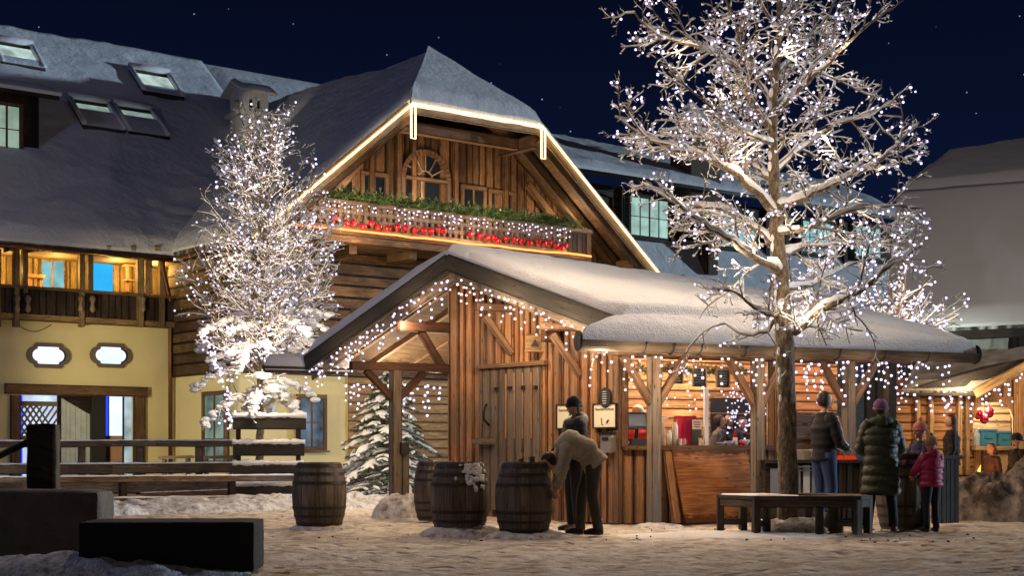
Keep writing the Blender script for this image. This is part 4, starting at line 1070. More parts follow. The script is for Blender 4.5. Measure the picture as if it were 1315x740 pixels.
# shelf box and small roofed box above the door
b = MB(); c = WG.at(687, 440, .1); b.box(c, (.28,.06,.26), .2); b.box(c+Vector((0,-.04,-.14)), (.32,.12,.03), .2); sg = b.build("small_shrine", M['pale'], hut)
b = MB(); b.prism([c+Vector(p) for p in ((-.07,-.06,-.07),(.07,-.05,-.07),(0,-.055,.05))], Vector((0,-.02,0))); b.build("emblem", M['iron'], sg)
b = MB(); c = WG.at(706, 430, .14); b.box(c, (.22,.22,.22), .3); b.build("junction_box", M['redbeam'], hut)

# roof sheets and fascia
b = MB()
wallt = Vector((0,0,-.06))
slab(b, [R_, Rm, Bk, F], .07)
slab(b, [Gl+Vector((.1,.12,.0)), Gr+Vector((-.1,.17,.0)), Rm-Vector((0,0,.02)), R_-Vector((0,0,.02))], .06)
RV = (Bk-F)*.97
slab(b, [L_+RV-Vector((0,0,.1)), L_, F, F+RV], .07)
slab(b, [Rm, Rm+Vector((-.3,2.2,-.05)), Bk+Vector((.3,.4,-.3)), Bk], .05)
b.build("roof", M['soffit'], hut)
b = MB(); b.beam(F+Vector((0,-.03,-.13)), R_+Vector((0,-.03,-.13)), .06, .27); b.build("barge_board", M['grey'], hut)
b = MB(); b.beam(F+Vector((0,-.03,-.13)), L_+Vector((0,-.03,-.13)), .06, .27); b.build("barge_board", M['grey'], hut)
oo = udir*.12
b = MB(); b.beam(F+oo+Vector((0,0,-.33)), R_+oo+Vector((0,0,-.35)), .05, .2); b.build("inner_board", M['post'], hut)
b = MB(); b.beam(F+oo+Vector((0,0,-.35)), L_+oo+Vector((0,0,-.35)), .05, .2); b.build("inner_board", M['post'], hut)
for k in (.55, 1.15, 1.9, 2.7, 3.6, 4.6):
    b = MB(); b.beam(F+udir*k+Vector((0,0,-.16)), L_+udir*k+Vector((0,0,-.16)), .10, .16); b.build("rafter", M['beam'], hut)
for k in (.6,):
    b = MB(); b.beam(F+udir*k+Vector((0,0,-.16)), R_+udir*k+Vector((0,0,-.16)), .10, .16); b.build("rafter", M['beam'], hut)
cor = WG.P(tG, 0, 0)
ud2 = Vector((-.85,-.53,0))
z_up = WG.z(577, 422); b = MB(); b.beam(Vector((cor.x, cor.y, z_up))-ud2*.3, Vector((cor.x, cor.y, z_up))+ud2*.97, .15, .17); b.build("purlin", M['redbeam'], hut)
z_lo = WG.z(577, 474); pe = Vector((cor.x, cor.y, z_lo))+ud2*1.85; b = MB(); b.beam(Vector((cor.x, cor.y, z_lo))-ud2*.02, pe, .13, .14); b.build("purlin", M['redbeam'], hut)
pp = Vector((cor.x, cor.y, 0))+ud2*1.03
b = MB(); b.box(pp+Vector((0,0,z_lo/2-.03)), (.17,.17,z_lo-.06), .5); b.build("porch_post", M['post'], hut)
b = MB(); b.box(pp+Vector((.14,.09,.55)), (.12,.14,1.1), .5); b.build("side_post", M['post'], hut)
b = MB(); b.box(pp+Vector((.14,-.02,1.12)), (.14,.12,.2), .5); b.build("socket_box", M['hoop'], hut)
for sgn in (1, -1):
    b = MB(); b.beam(pp+Vector((0,0,z_lo-.62))-ud2*.05*sgn, pp+Vector((0,0,z_lo-.07))+ud2*.55*sgn, .09, .11); b.build("brace", M['redbeam'], hut)
b = MB(); b.beam(Vector((cor.x, cor.y, z_up-.78))+ud2*.06, Vector((cor.x, cor.y, z_up-.08))+ud2*.55, .09, .12); b.build("brace", M['redbeam'], hut)
for px in (660, 748):                                             # purlins carried out over the gable wall, with braces
    t = WG.t(px); zt_ = min(top_g(t), 3.4)-.12; q = WG.P(t, zt_, 0)
    b = MB(); b.beam(q+Vector((.1,.06,.1)), q+ud2*.72+Vector((0,0,.1)), .10, .12); b.build("purlin", M['beam'], hut)
    b = MB(); b.beam(q+Vector((0,0,-.62))+ud2*.05, q+ud2*.55+Vector((0,0,-.03)), .08, .10); b.build("brace", M['beam'], hut)
# long side: posts, header beam, braces, half log gutter
pY = {840: 21.5, 973: 22.1, 1090: 22.7}
zh = 2.46
hb0 = P(790, 450, 21.3); hb1 = P(1165, 455, 23.1)
b = MB(); b.beam(Vector((hb0.x, hb0.y, zh+.07)), Vector((hb1.x, hb1.y, zh+.07)), .14, .15); b.build("header_beam", M['beam'], hut)
hd = Vector((hb1.x-hb0.x, hb1.y-hb0.y, 0)).normalized()
for px, Y in pY.items():
    q = G(px, Y); b = MB(); b.box(q+Vector((0,0,zh/2)), (.16,.16,zh), .43); b.build("porch_post", M['post'], hut)
    for sgn in (1, -1):
        b = MB(); b.beam(q+hd*.06*sgn+Vector((0,0,zh-.68)), q+hd*.50*sgn+Vector((0,0,zh)), .08, .11); b.build("brace", M['beam'], hut)
q = G(1143, 23.6); b = MB(); b.box(q+Vector((0,0,1.28)), (.14,.14,2.56), .43); b.build("porch_post", M['dark'], hut)
def halflog(b, a, c, r):
    a, c = Vector(a), Vector(c); d = (c-a).normalized(); sd = d.cross(Vector((0,0,1))).normalized()
    pr = [(math.cos(math.pi+math.pi*i/10)*r, math.sin(math.pi+math.pi*i/10)*r) for i in range(11)]
    vs = [p+sd*x+Vector((0,0,z)) for p in [a.lerp(c, i/20) for i in range(21)] for x, z in pr]
    b.add(vs, [(i*11+j, i*11+j+1, (i+1)*11+j+1, (i+1)*11+j) for i in range(20) for j in range(10)], [[(i*.3, j*.05), (i*.3, j*.05+.05), (i*.3+.3, j*.05+.05), (i*.3+.3, j*.05)] for i in range(20) for j in range(10)], .6)
    b.add(vs[:11], [tuple(range(11))]); b.add(vs[-11:], [tuple(range(10, -1, -1))])
b = MB(); halflog(b, Gl, Gr, .145); b.build("gutter", M['gutter'], hut)
b = MB(); dg_ = (Gr-Gl).normalized(); sg_ = dg_.cross(Vector((0,0,1)))
for e_ in (Gl-dg_*.012, Gr): b.prism([e_+sg_*.15*math.cos(a*.3927)+Vector((0,0,.15*math.sin(a*.3927)-.01)) for a in range(16)], dg_*.012)
b.build("gutter_end", M['gutter_end'], hut)
for px in (817, 851, 884, 940, 1000, 1060, 1120, 1180):
    f = (px-743)/(1252-743); c = Gl.lerp(Gr, f); d = (Gr-Gl).normalized(); sd = d.cross(Vector((0,0,1)))
    b = MB(); b.etube([c+sd*math.cos(math.pi+math.pi*i/8)*.155+Vector((0,0,math.sin(math.pi+math.pi*i/8)*.155)) for i in range(9)], .012, 5); b.build("gutter_bracket", M['iron'], hut)
b = MB(); q0, q1 = P(342, 470, 28.2), P(412, 470, 27.2); halflog(b, q0, q0+udir*8, .13) if False else halflog(b, q0, P(470, 474, 26.8), .13); b.build("gutter", M['gutter'], hut)
b = MB(); 
snow_sheet(b, q0+Vector((0,-.14,-.02)), P(450, 474, 27)+Vector((0,-.14,0)), q0+Vector((0,.3,0)), P(450, 470, 27.4), .24, 24, 10, .03, 1, .14, edges="ABC"); b.build("gutter_snow", M['roof_snow'], hut)
# snow blanket: ridge, eave and gutter lines joined
def poly(pts, u):
    n_ = len(pts)-1; L = [(Vector(pts[i+1])-Vector(pts[i])).length for i in range(n_)]; T = sum(L)*u
    for i in range(n_):
        if T <= L[i] or i == n_-1: return Vector(pts[i]).lerp(pts[i+1], max(0, min(1, T/L[i])))
        T -= L[i]
ridge = [F+Vector((0,0,.03)), F.lerp(Bk, .5)+Vector((0,0,.03)), Bk+Vector((0,0,.03)), P(1120, 412, 25.6), P(1246, 449, 23.3)]
eave = [R_, P(960, 412, 22.0), P(1110, 425, 22.9), P(1250, 451, 23.15)]
gut = [Gl, Gl.lerp(Gr, .5), Gr]
b = MB(); rows = []; nu = 190; vsx = [i/30*.62 for i in range(31)]+[.63,.65,.68,.71,.74,.78,.82,.86,.90,.93,.96,.98,1.0]
for v in vsx:
    row = []
    for j in range(nu+1):
        u = j/nu; r0, r1, r2 = poly(ridge, u), poly(eave, u), poly(gut, u)
        if v <= .62: p = r0.lerp(r1, v/.62); th = .17
        else:
            w = (v-.62)/.38; p = r1.lerp(r2+Vector((0,-.10,0)), w); th = .14+.08*w
            step = max(0, 1-w/.10)*0
        th += .05*math.exp(-((v-.60)/.03)**2)*(1-u)
        if v > .62: th -= .06*(1-u)*math.exp(-((v-.67)/.04)**2)
        du = u*9; dw = (1-v)*1.6; d = min(du, dw, (1-u)*9); e = 1 if d > .16 else math.sqrt(max(0, 1-(1-max(0,d)/.16)**2))
        z = th*(.18+.82*e)+e*(.035*fbm(p, .8, 4, 2)+.012*fbm(p, 4, 2, 8))
        row.append(p+Vector((0,0,z)))
    rows.append(row)
b.grid(rows)
b.grid([[p-Vector((0,0,.13)) for p in rows[-1]], rows[-1]]); b.grid([[r[0]-Vector((0,0,.06)) for r in rows], [r[0] for r in rows]])
rows = []
for i in range(41):
    v = i/40; row = []
    for j in range(41):
        u = j/40; p = F.lerp(L_+Vector((-.04,0,0)), v)+RV*u; d = min(u*9, (1-v)*4.5); e = 1 if d > .16 else math.sqrt(max(0, 1-(1-d/.16)**2))
        row.append(p+Vector((0,0,.04+.13*e+.13*e*min(1, v*4)+.025*e*fbm(p, .9, 4, 6))))
    rows.append(row)
b.grid(rows); b.grid([[r[0]-Vector((0,0,.10)) for r in rows], [r[0] for r in rows]]); b.grid([[p-Vector((0,0,.10)) for p in rows[-1]], rows[-1]])
b.build("snow", M['roof_snow'], hut)

# icicle lights of the hut
of = Vector((0,-.08,-.30))
pos, wires = icicles([L_+of, F+of+Vector((0,0,-.02))], .12, .10, .56, .115)
lights("gable_lights", "icicle fairy lights under the left gable board of the hut", "fairy lights", pos, .024, M['bulb'], wires)
pos, wires = icicles([F+of+Vector((0,0,-.02)), R_+of], .12, .08, .52, .115)
lights("gable_lights", "icicle fairy lights under the right gable board above the hut door", "fairy lights", pos, .023, M['bulbw'], wires)
go = Vector((0,.02,-.16))
pos, wires = icicles([Gl.lerp(Gr, .02)+go+Vector((0,.1,0)), Gl.lerp(Gr, .52)+go+Vector((0,.1,0))], .125, .08, .60, .12)
lights("gutter_lights", "icicle fairy lights under the left half of the hut gutter above the hatch", "fairy lights", pos, .022, M['bulbw'], wires)
pos, wires = icicles([Gl.lerp(Gr, .53)+go+Vector((0,.1,0)), Gl.lerp(Gr, .95)+go+Vector((0,.1,0))], .12, .12, .70, .11)
lights("gutter_lights", "icicle fairy lights under the right end of the hut gutter above the bar", "fairy lights", pos, .023, M['bulb'], wires)
pos, wires = icicles([WL.P(.3, 2.05, -1.95), WL.P(2.9, 2.05, -1.95)], .2, .05, .35, .12)
lights("indoor_lights", "fairy lights strung on the orange back wall inside the serving hatch", "fairy lights", pos, .02, M['bulbw'], wires)
pos = [WL.P(random.uniform(2.15, 2.9), random.gauss(1.72, .22), random.uniform(-.6, -.2)) for _ in range(120)]  # added bulbs in place of a lit tree mirrored in the pane
lights("reflected_lights", "bulbs behind the hatch pane standing in for a reflected lit tree, right of the white post", "fairy lights", pos, .018, M['bulb'], None)
pos, wires = icicles([WL.P(3.2, 2.7, -.3), WL.P(6.2, 2.7, -.3)], .13, .2, .8, .11)
lights("porch_lights", "icicle fairy lights hanging deeper inside the porch above the bar", "fairy lights", pos, .022, M['bulb'], wires)
pos, wires = icicles([P(440, 492, 28.3), P(575, 494, 27.2)], .11, .1, .60, .12)
lights("porch_lights", "icicle fairy lights beyond the open left porch in front of the young fir", "fairy lights", pos, .026, M['bulb'], wires)
for q, e in ((F.lerp(L_, .25), 44), (F.lerp(L_, .7), 38), (F.lerp(R_, .3), 70), (F.lerp(R_, .62), 70), (F.lerp(R_, .92), 46)):
    lamp("gable_string_glow", q+Vector((-.1,-.5,-.75)), e, (1,.72,.46), .06)
for f, e in ((.14,36),(.3,36),(.5,30),(.7,12),(.88,8)): lamp("gutter_string_glow", Gl.lerp(Gr, f)+Vector((0,-.35,-.45)), e, (1,.70,.45), .06)
for p_, e in ((P(500, 500, 27.5), 100), (P(560, 500, 26.6), 90), (P(440, 520, 29), 60)): lamp("porch_string_glow", p_, e, (1,.8,.55), .06)
# ================================================================ TREES
M['bark'] = None
def barkmat():
    m, N, L, n, bs = mat_new("bark"); tc = n('ShaderNodeTexCoord'); mp = n('ShaderNodeMapping'); mp.inputs['Scale'].default_value = (9, 9, 3)
    L.new(tc.outputs['Object'], mp.inputs[0]); no = n('ShaderNodeTexNoise'); no.inputs['Scale'].default_value = 2.5; no.inputs['Detail'].default_value = 8; no.inputs['Roughness'].default_value = .7
    L.new(mp.outputs[0], no.inputs['Vector']); rp = n('ShaderNodeValToRGB'); L.new(no.outputs['Fac'], rp.inputs[0]); e = rp.color_ramp.elements
    e[0].position = .36; e[0].color = (.045,.03,.02,1); e[1].position = .66; e[1].color = (.33,.27,.17,1); x = e.new(.52); x.color = (.15,.11,.065,1)
    cur = snow_on(N, L, n, rp.outputs[0], .50)
    L.new(cur, bs.inputs['Base Color']); bs.inputs['Roughness'].default_value = .85
    bp = n('ShaderNodeBump'); bp.inputs['Strength'].default_value = .9; bp.inputs['Distance'].default_value = .02; L.new(no.outputs['Fac'], bp.inputs['Height']); L.new(bp.outputs[0], bs.inputs['Normal'])
    return m
M['bark'] = barkmat()
class Tree:
    def __init__(s, seed, snowk=1.0, droop=0.0, crumb=.5):
        s.rnd = random.Random(seed); s.w = MB(); s.t = MB(); s.s = MB(); s.pts = []; s.snowk = snowk; s.crumb = crumb; s.count = 0
    def tube(s, pts, r0, r1, lvl):
        k = len(pts); n = 12 if r0 > .06 else 7 if r0 > .02 else 4 if r0 > .006 else 3
        rad = [max(.0035, r0+(r1-r0)*i/(k-1)) for i in range(k)]
        (s.w if lvl < 1 else s.t).etube(pts, rad, n, cap=(lvl == 0), smooth=True, r=.5)
        # snow lying on the upper side, missing where the branch is steep
        run = []; rr = []
        def flush():
            if len(run) > 1: rr[0] *= .4; rr[-1] *= .4; s.s.etube(run, rr, 7 if rr[len(rr)//2] > .018 else 4, cap=False, r=.5)
        for i in range(k):
            d = (pts[min(i+1, k-1)]-pts[max(i-1, 0)]).normalized(); flat = 1-abs(d.z)
            if flat > .10 and s.rnd.random() > .07:
                sr = (rad[i]*.80+.006)*(.45+.75*min(1, flat*1.6))*s.snowk*(1.25 if lvl < 1 else 1)*s.rnd.uniform(.75, 1.25)
                run.append(pts[i]+Vector((0, 0, rad[i]*.65+sr*.35))); rr.append(sr)
            else: flush(); run = []; rr = []
        flush()
        s.pts += [(p, lvl) for p in pts[1:]]
    def blob(s, p, r):
        R = s.rnd; s.s.sphere(p, (r*R.uniform(.8, 1.5), r*R.uniform(.8, 1.4), r*R.uniform(.6, .9)), 6, 4)
    def grow(s, p, d, L, r, lvl, up=.0, maxl=3, dens=(0, 5.5, 9, 9), wig=.22):
        R = s.rnd; k = max(3, int(L/(.16 if lvl < 2 else .085))+2); pts = [Vector(p)]; d = Vector(d).normalized(); st = L/(k-1)
        for i in range(k-1):
            d = (d+Vector((R.gauss(0, wig), R.gauss(0, wig), R.gauss(0, wig*.8)+up))).normalized(); pts.append(pts[-1]+d*st)
        s.tube(pts, r, r*.45, lvl)
        if lvl < maxl: s.kids(pts, L, r, lvl, up, maxl, dens, wig)
        elif R.random() < s.crumb: s.blob(pts[-1], R.uniform(.008, .020))
    def kids(s, pts, L, r, lvl, up, maxl, dens, wig, start=.12, lk=1.0):
        R = s.rnd; n = int(L*dens[min(lvl+1, 3)]*R.uniform(.85, 1.15)); k = len(pts)
        for i in range(n):
            f = start+(1-start)*(i+R.random())/max(1, n); j = min(k-2, int(f*(k-1))); q = pts[j].lerp(pts[j+1], f*(k-1)-j); d = (pts[j+1]-pts[j]).normalized()
            sd = (Matrix.Rotation(R.uniform(0, 6.283), 3, d)@d.orthogonal()).normalized(); ang = R.uniform(.55, 1.15)
            nd = d*math.cos(ang)+sd*math.sin(ang); nl = (L*.42 if lvl == 0 else L*.45)*(1.15-.7*f)*R.uniform(.5, 1.25)*lk
            if lvl == 0: nl = min(nl, 1.5)
            nl = max(nl, .07); s.grow(q, nd, nl, max(.003, min(r*.5, .006+nl*.0095)), lvl+1, up, maxl, dens, wig)
    def limb(s, ctrl, r0, r1, up=.03, dens=(0, 5.5, 9, 9), maxl=3, start=.12, wob=.03, lk=1.0):
        """spline through control points"""
        R = s.rnd; c = [Vector(x) for x in ctrl]; pts = []
        for i in range(len(c)-1):
            p0, p1, p2, p3 = c[max(i-1, 0)], c[i], c[i+1], c[min(i+2, len(c)-1)]; m_ = max(3, int((p2-p1).length/.11))
            for j in range(m_):
                t = j/m_; q = .5*((2*p1)+(p2-p0)*t+(2*p0-5*p1+4*p2-p3)*t*t+(3*p1-p0-3*p2+p3)*t**3)
                if pts: q += Vector((R.gauss(0, wob), R.gauss(0, wob), R.gauss(0, wob)))*min(1, 4*r0+.2)
                pts.append(q)
        pts.append(c[-1]); L = sum((b-a).length for a, b in zip(pts, pts[1:])); s.tube(pts, r0, r1, 0); s.kids(pts, L, max(r1*2, .03), 0, up, maxl, dens, .20, start, lk)
    def build(s, name, label, cat, base, group=None):
        th = thing(name, label, cat, base, group); s.w.build("trunk", M['bark'], th); s.t.build("twigs", M['bark'], th); s.s.build("snow", M['branch_snow'], th); return th
def pick(pts, n, ok=lambda p, l: l >= 1, sp=.045, rnd=random.Random(5), clump=.65):
    out = []; c = [p for p, l in pts if ok(p, l)]
    seeds = [rnd.choice(c) for _ in range(max(4, n//14))]
    while len(out) < n:
        if rnd.random() < clump:
            s_ = rnd.choice(seeds); q = s_+Vector((rnd.gauss(0,.20), rnd.gauss(0,.20), rnd.gauss(0,.22)))
        else: q = rnd.choice(c)+Vector((rnd.gauss(0, sp), rnd.gauss(0, sp), rnd.gauss(0, sp)))
        out.append(q)
    return out
# --- the big tree in front of the hut
Yt = 19.7
T1 = Tree(11, 1.0)
def tp(px, py, dy=0): return P(px, py, Yt+dy)
trunk = [(1012,690,0,.150),(1012,640,0,.137),(1011,560,0,.128),(1010,500,0,.125),(1008,440,0,.125),(1004,390,.0,.118),(1000,330,.05,.10),(996,270,.05,.085),(992,200,0,.07),(994,120,0,.052),(1000,50,0,.038),(1004,-30,0,.026),(1002,-110,0,.014)]
pts = []; rad = []
for i in range(len(trunk)-1):
    a, b_ = trunk[i], trunk[i+1]
    for j in range(5):
        f = j/5; p = tp(a[0]+(b_[0]-a[0])*f, a[1]+(b_[1]-a[1])*f, a[2]+(b_[2]-a[2])*f); pts.append(p+Vector((random.gauss(0,.006), random.gauss(0,.006), 0))); rad.append(a[3]+(b_[3]-a[3])*f+random.gauss(0,.003))
T1.w.etube(pts, rad, 14, r=.5)
for i in range(14, len(pts), 1):
    if random.random() < .5: T1.s.sphere(pts[i]+Vector((-rad[i]*.7, -rad[i]*.5, 0)), (.035, .03, .07), 6, 5)
T1.kids(pts[36:], 5.5, .05, 0, .03, 3, (0, 4, 9, 9), .2, .1, .55)
limbs = [
 ([(1008,405,0),(1022,425,-.2),(1060,395,-.5),(1105,372,-.8),(1150,335,-.9),(1185,318,-1)], .062, .018),
 ([(1006,400,0),(985,425,.2),(960,430,.3),(930,415,.3)], .030, .008),
 ([(1004,350,0),(975,335,-.3),(930,305,-.6),(885,275,-.7),(850,240,-.8)], .060, .014),
 ([(1001,320,0),(965,290,.3),(925,268,.5),(870,262,.6),(825,235,.8)], .050, .010),
 ([(998,275,0),(965,240,-.2),(925,212,-.3),(880,192,-.3),(835,178,-.5),(790,150,-.5)], .060, .012),
 ([(995,235,0),(960,205,.5),(915,180,.8),(870,165,.9),(815,180,1.0)], .040, .010),
 ([(1003,330,0),(1030,318,.4),(1075,315,.7),(1125,292,.9),(1160,300,1.1)], .045, .012),
 ([(998,265,0),(1035,255,-.3),(1080,232,-.5),(1130,205,-.6),(1180,158,-.6)], .050, .010),
 ([(1000,300,0),(1045,290,-.6),(1090,270,-.9),(1135,265,-1.0),(1185,268,-1.1)], .042, .010),
 ([(996,220,0),(1030,190,.4),(1075,160,.6),(1110,150,.7),(1150,130,.8)], .036, .009),
 ([(993,170,0),(965,130,-.2),(940,85,-.3),(900,60,-.4),(845,45,-.4),(815,15,-.4)], .048, .010),
 ([(994,140,0),(970,95,.3),(950,50,.4),(935,0,.4),(915,-50,.5)], .040, .012),
 ([(994,150,0),(1025,115,-.3),(1065,80,-.4),(1105,40,-.5),(1145,12,-.5)], .042, .010),
 ([(998,95,0),(1030,60,.3),(1060,25,.4),(1085,-30,.5)], .034, .010),
 ([(1000,40,0),(975,0,-.2),(950,-40,-.3),(930,-90,-.3)], .026, .008),
 ([(1001,30,0),(1030,-10,-.2),(1050,-60,-.3)], .024, .008),
 ([(994,185,0),(968,175,-.5),(930,150,-.8),(890,118,-.9),(858,92,-.9)], .034, .008),
 ([(1005,370,0),(1040,365,.5),(1080,345,.9),(1120,330,1.1)], .040, .010),
 ([(1006,385,0),(1000,400,-.3),(985,405,-.6),(950,380,-.9),(915,370,-1.0)], .034, .010),
]
for c, r0, r1 in limbs: T1.limb([tp(*q) for q in c], r0, r1, .02, (0, 6.2, 13, 12))
# hanging lower twigs
for c in ([(1085,375,-.6),(1100,405,-.7),(1118,430,-.7),(1125,450,-.7)], [(1060,395,-.5),(1050,415,-.6),(1062,445,-.6)], [(930,415,.3),(905,425,.3),(880,455,.3),(868,482,.3)], [(985,425,.2),(1002,455,0),(1015,480,-.1)]):
    T1.limb([tp(*q) for q in c], .014, .005, -.04, (0, 6, 9, 8), 2)
T1.build("lime_tree", "largest bare tree in front of the hut, snowy branches wrapped in fairy lights", "tree", G(1012, Yt))
lights("tree_lights", "fairy lights spread through the crown of the largest tree in front of the hut", "fairy lights", pick(T1.pts, 1250, clump=.0, sp=.03), .0185, M['bulb'])
for px, py, e in ((880,230,14),(930,130,10),(1000,300,12),(1060,180,14),(1100,300,14),(1010,60,12),(940,330,14),(870,70,6),(1090,60,6),(1130,220,8),(1030,400,10),(960,200,10)):
    lamp("tree_roof_glow", tp(px, py, -.55), e*.85, FAIRY, .03)

for px, py, e in ((780,190,80),(900,190,80),(1000,200,64),(1090,220,48),(670,200,72)): lamp("tree_roof_glow", P(px, py, 21.8), e, (1,.76,.52), .03)  # added fill over the hut roof snow, not light from the bulbs
# --- left tree behind the fence
Y2 = 33.0
T2 = Tree(23, .95, crumb=.75)
def t2(px, py, dy=0): return P(px, py, Y2+dy)
tr_ = [t2(333,646),t2(333,600),t2(334,540),t2(334,480),t2(336,420),t2(338,350),t2(341,280),t2(345,210),t2(350,140)]
T2.limb(tr_, .10, .018, .05, (0, 3, 6, 6), 2, .45, .02, .4)
R2 = random.Random(4)
for i in range(76):
    f = i/75; y0 = 500-330*f+R2.uniform(-8, 8); x0 = 334+12*f; side = R2.choice((-1, 1)) if i % 2 else (1 if i % 4 else -1)
    ang = R2.uniform(0, 6.283); outw = (104*(1-f)**.55+14)*R2.uniform(.7, 1.05); rise = (120-50*f)*R2.uniform(.8, 1.2)
    dx = math.cos(ang)*outw; dy = math.sin(ang)*outw*Y2/FP
    if y0-rise < 140: rise = max(20, y0-140)
    T2.limb([t2(x0, y0), t2(x0+dx*.4, y0-rise*.28, dy*.4), t2(x0+dx*.8, y0-rise*.7, dy*.8), t2(x0+dx, y0-rise, dy)], .021-.011*f, .005, .09, (0, 6.5, 9, 7), 2, .1, .02, .85)
# low heavy snow laden boughs
for i in range(30):
    ang = i*2.4; y0 = R2.uniform(405, 520); outw = R2.uniform(60, 98)*(1 if y0 < 490 else .8); dx = math.cos(ang)*outw; dy = math.sin(ang)*outw*Y2/FP; dr = R2.uniform(-8, 30)
    T2.limb([t2(334, y0), t2(334+dx*.5, y0-8, dy*.5), t2(334+dx, y0+dr, dy)], .022, .007, -.02, (0, 5, 7, 7), 2, .2, .02, .8)
    for k in range(28):
        f = R2.uniform(.3, 1.05); q = t2(334+dx*f, y0-8*math.sin(f*3)+dr*f*f, dy*f)+Vector((R2.gauss(0,.05), R2.gauss(0,.05), R2.gauss(0,.03)))
        T2.s.sphere(q, (R2.uniform(.05,.13), R2.uniform(.05,.12), R2.uniform(.03,.07)), 7, 5)
T2.build("rowan_tree", "slender upright tree packed with snow and lights beside the yellow house, left of the hut", "tree", G(333, Y2))
LP = [(p, l) for p, l in T2.pts if p.z > 1.6]
lights("tree_lights", "dense fairy lights over the slender upright tree by the yellow house", "fairy lights", pick(LP, 1000, clump=.0, rnd=random.Random(8)), .027, M['bulb'])
st_ = []
for i in range(60):
    f = i/59; st_.append(t2(258+18*math.sin(f*2.5)+f*25, 430+120*f, -.9)+Vector((random.gauss(0,.05), random.gauss(0,.05), random.gauss(0,.04))))
lights("tree_lights", "chain of fairy lights hanging down at the left side of the slender upright tree", "fairy lights", st_, .030, M['bulb'])
for px, py, e in ((335,440,42),(290,430,34),(385,430,34),(300,330,34),(380,320,34),(335,240,34),(345,180,22),(335,500,34)):
    lamp("tree_roof_glow", t2(px, py, -1.3), e, FAIRY, .03)

# --- bushy lit tree behind the right end of the hut
Y3 = 33.0
T3 = Tree(31, 1.2, crumb=.6)
def t3(px, py, dy=0): return P(px, py, Y3+dy)
T3.limb([t3(1150,640),t3(1150,520),t3(1152,430),t3(1155,350)], .09, .02, .05, (0, 3, 6, 6), 2, .5, .02, .4)
for i in range(34):
    a = math.pi*(.08+.84*(i+.5)/34)+R2.uniform(-.08,.08); L = R2.uniform(65, 118); dx = math.cos(a)*L; dyp = math.sin(a)*L*.95; dp = R2.uniform(-1.2, 1.2)
    T3.limb([t3(1150, 440), t3(1150+dx*.35, 440-dyp*.3, dp*.4), t3(1150+dx*.75, 440-dyp*.7, dp*.8), t3(1150+dx, 440-dyp, dp)], .026, .006, .05, (0, 5, 7, 7), 2, .15, .02, .7)
T3.build("bushy_tree", "round bushy tree full of lights behind the right end of the hut roof", "tree", G(1150, Y3))
lights("tree_lights", "fairy lights crowding the round bushy tree behind the right end of the hut", "fairy lights", pick([q for q in T3.pts if q[0].z > 2.9], 300, clump=.0, rnd=random.Random(3)), .030, M['bulb'])
for px, py, e in ((1150,400,30),(1110,380,22),(1195,390,22),(1150,340,18)): lamp("tree_roof_glow", t3(px, py, -1.0), e, FAIRY, .03)

# --- young fir behind the open porch
fir = thing("young_fir", "young fir tree with snow laden boughs behind the open porch post", "tree", G(498, 31))
c0 = G(498, 31); H = 2.75; wb = MB(); nb_ = MB(); sb = MB(); Rf = random.Random(9)
wb.etube([c0, c0+Vector((0,0,H))], [.055, .01], 8); wb.build("trunk", M['bark'], fir)
for i in range(105):
    f = (i+.5)/105; z = .25+(H-.3)*f; ang = i*2.399; L = (1.25*(1-f)**.8+.12)*Rf.uniform(.8, 1.1); d = Vector((math.cos(ang), math.sin(ang), .05)); pts = []
    for j in range(7):
        q = j/6; pts.append(c0+Vector((d.x*L*q, d.y*L*q, z+.10*q*L-.32*q*q*L)))
    nb_.etube(pts, [.012-.0015*j for j in range(7)], 4, cap=False)
    for j in range(1, 7):
        dd = (pts[j]-pts[j-1]).normalized(); sd = dd.cross(Vector((0,0,1))).normalized()
        for sg in (-1, 1):
            l2 = L*.36*(1.15-j/7)+.05; tip = pts[j]+(dd*.75+sd*sg).normalized()*l2-Vector((0,0,l2*.12))
            for kx in range(7):
                p = pts[j].lerp(tip, kx/7); ax = (tip-pts[j]).normalized()
                for t_ in range(3):
                    nd = (ax*.7+Vector((Rf.gauss(0,.6), Rf.gauss(0,.6), Rf.gauss(0,.35)))).normalized()*.07; e = Vector((0, 0, .010)) if t_ else sd*.010
                    nb_.add([p-e, p+nd, p+e], [(0,1,2)], None, None, 0)
            if Rf.random() < .5:
                k_ = [pts[j], pts[j].lerp(tip, .5)+Vector((0,0,.012)), tip]
                sb.etube([x+Vector((0,0,.02)) for x in k_], [(.045,.022),(.05,.028),(.015,.012)], 6, side=sd if False else None, r=.5)
    if Rf.random() < .5 and L > .4:
        sb.etube([x+Vector((0,0,.03)) for x in pts[3:]], [(.03,.02),(.085,.05),(.10,.055),(.03,.02)], 8, r=.5)
nb_.build("needles", plain("fir_needles", (.045,.075,.03), .6, 0, .5, 4, 0), fir); sb.build("snow", M['branch_snow'], fir)
for i, (px, py, rx, rz_) in enumerate(((475,508,.30,.16),(520,512,.22,.12),(455,560,.22,.12),(548,515,.2,.16))): pass

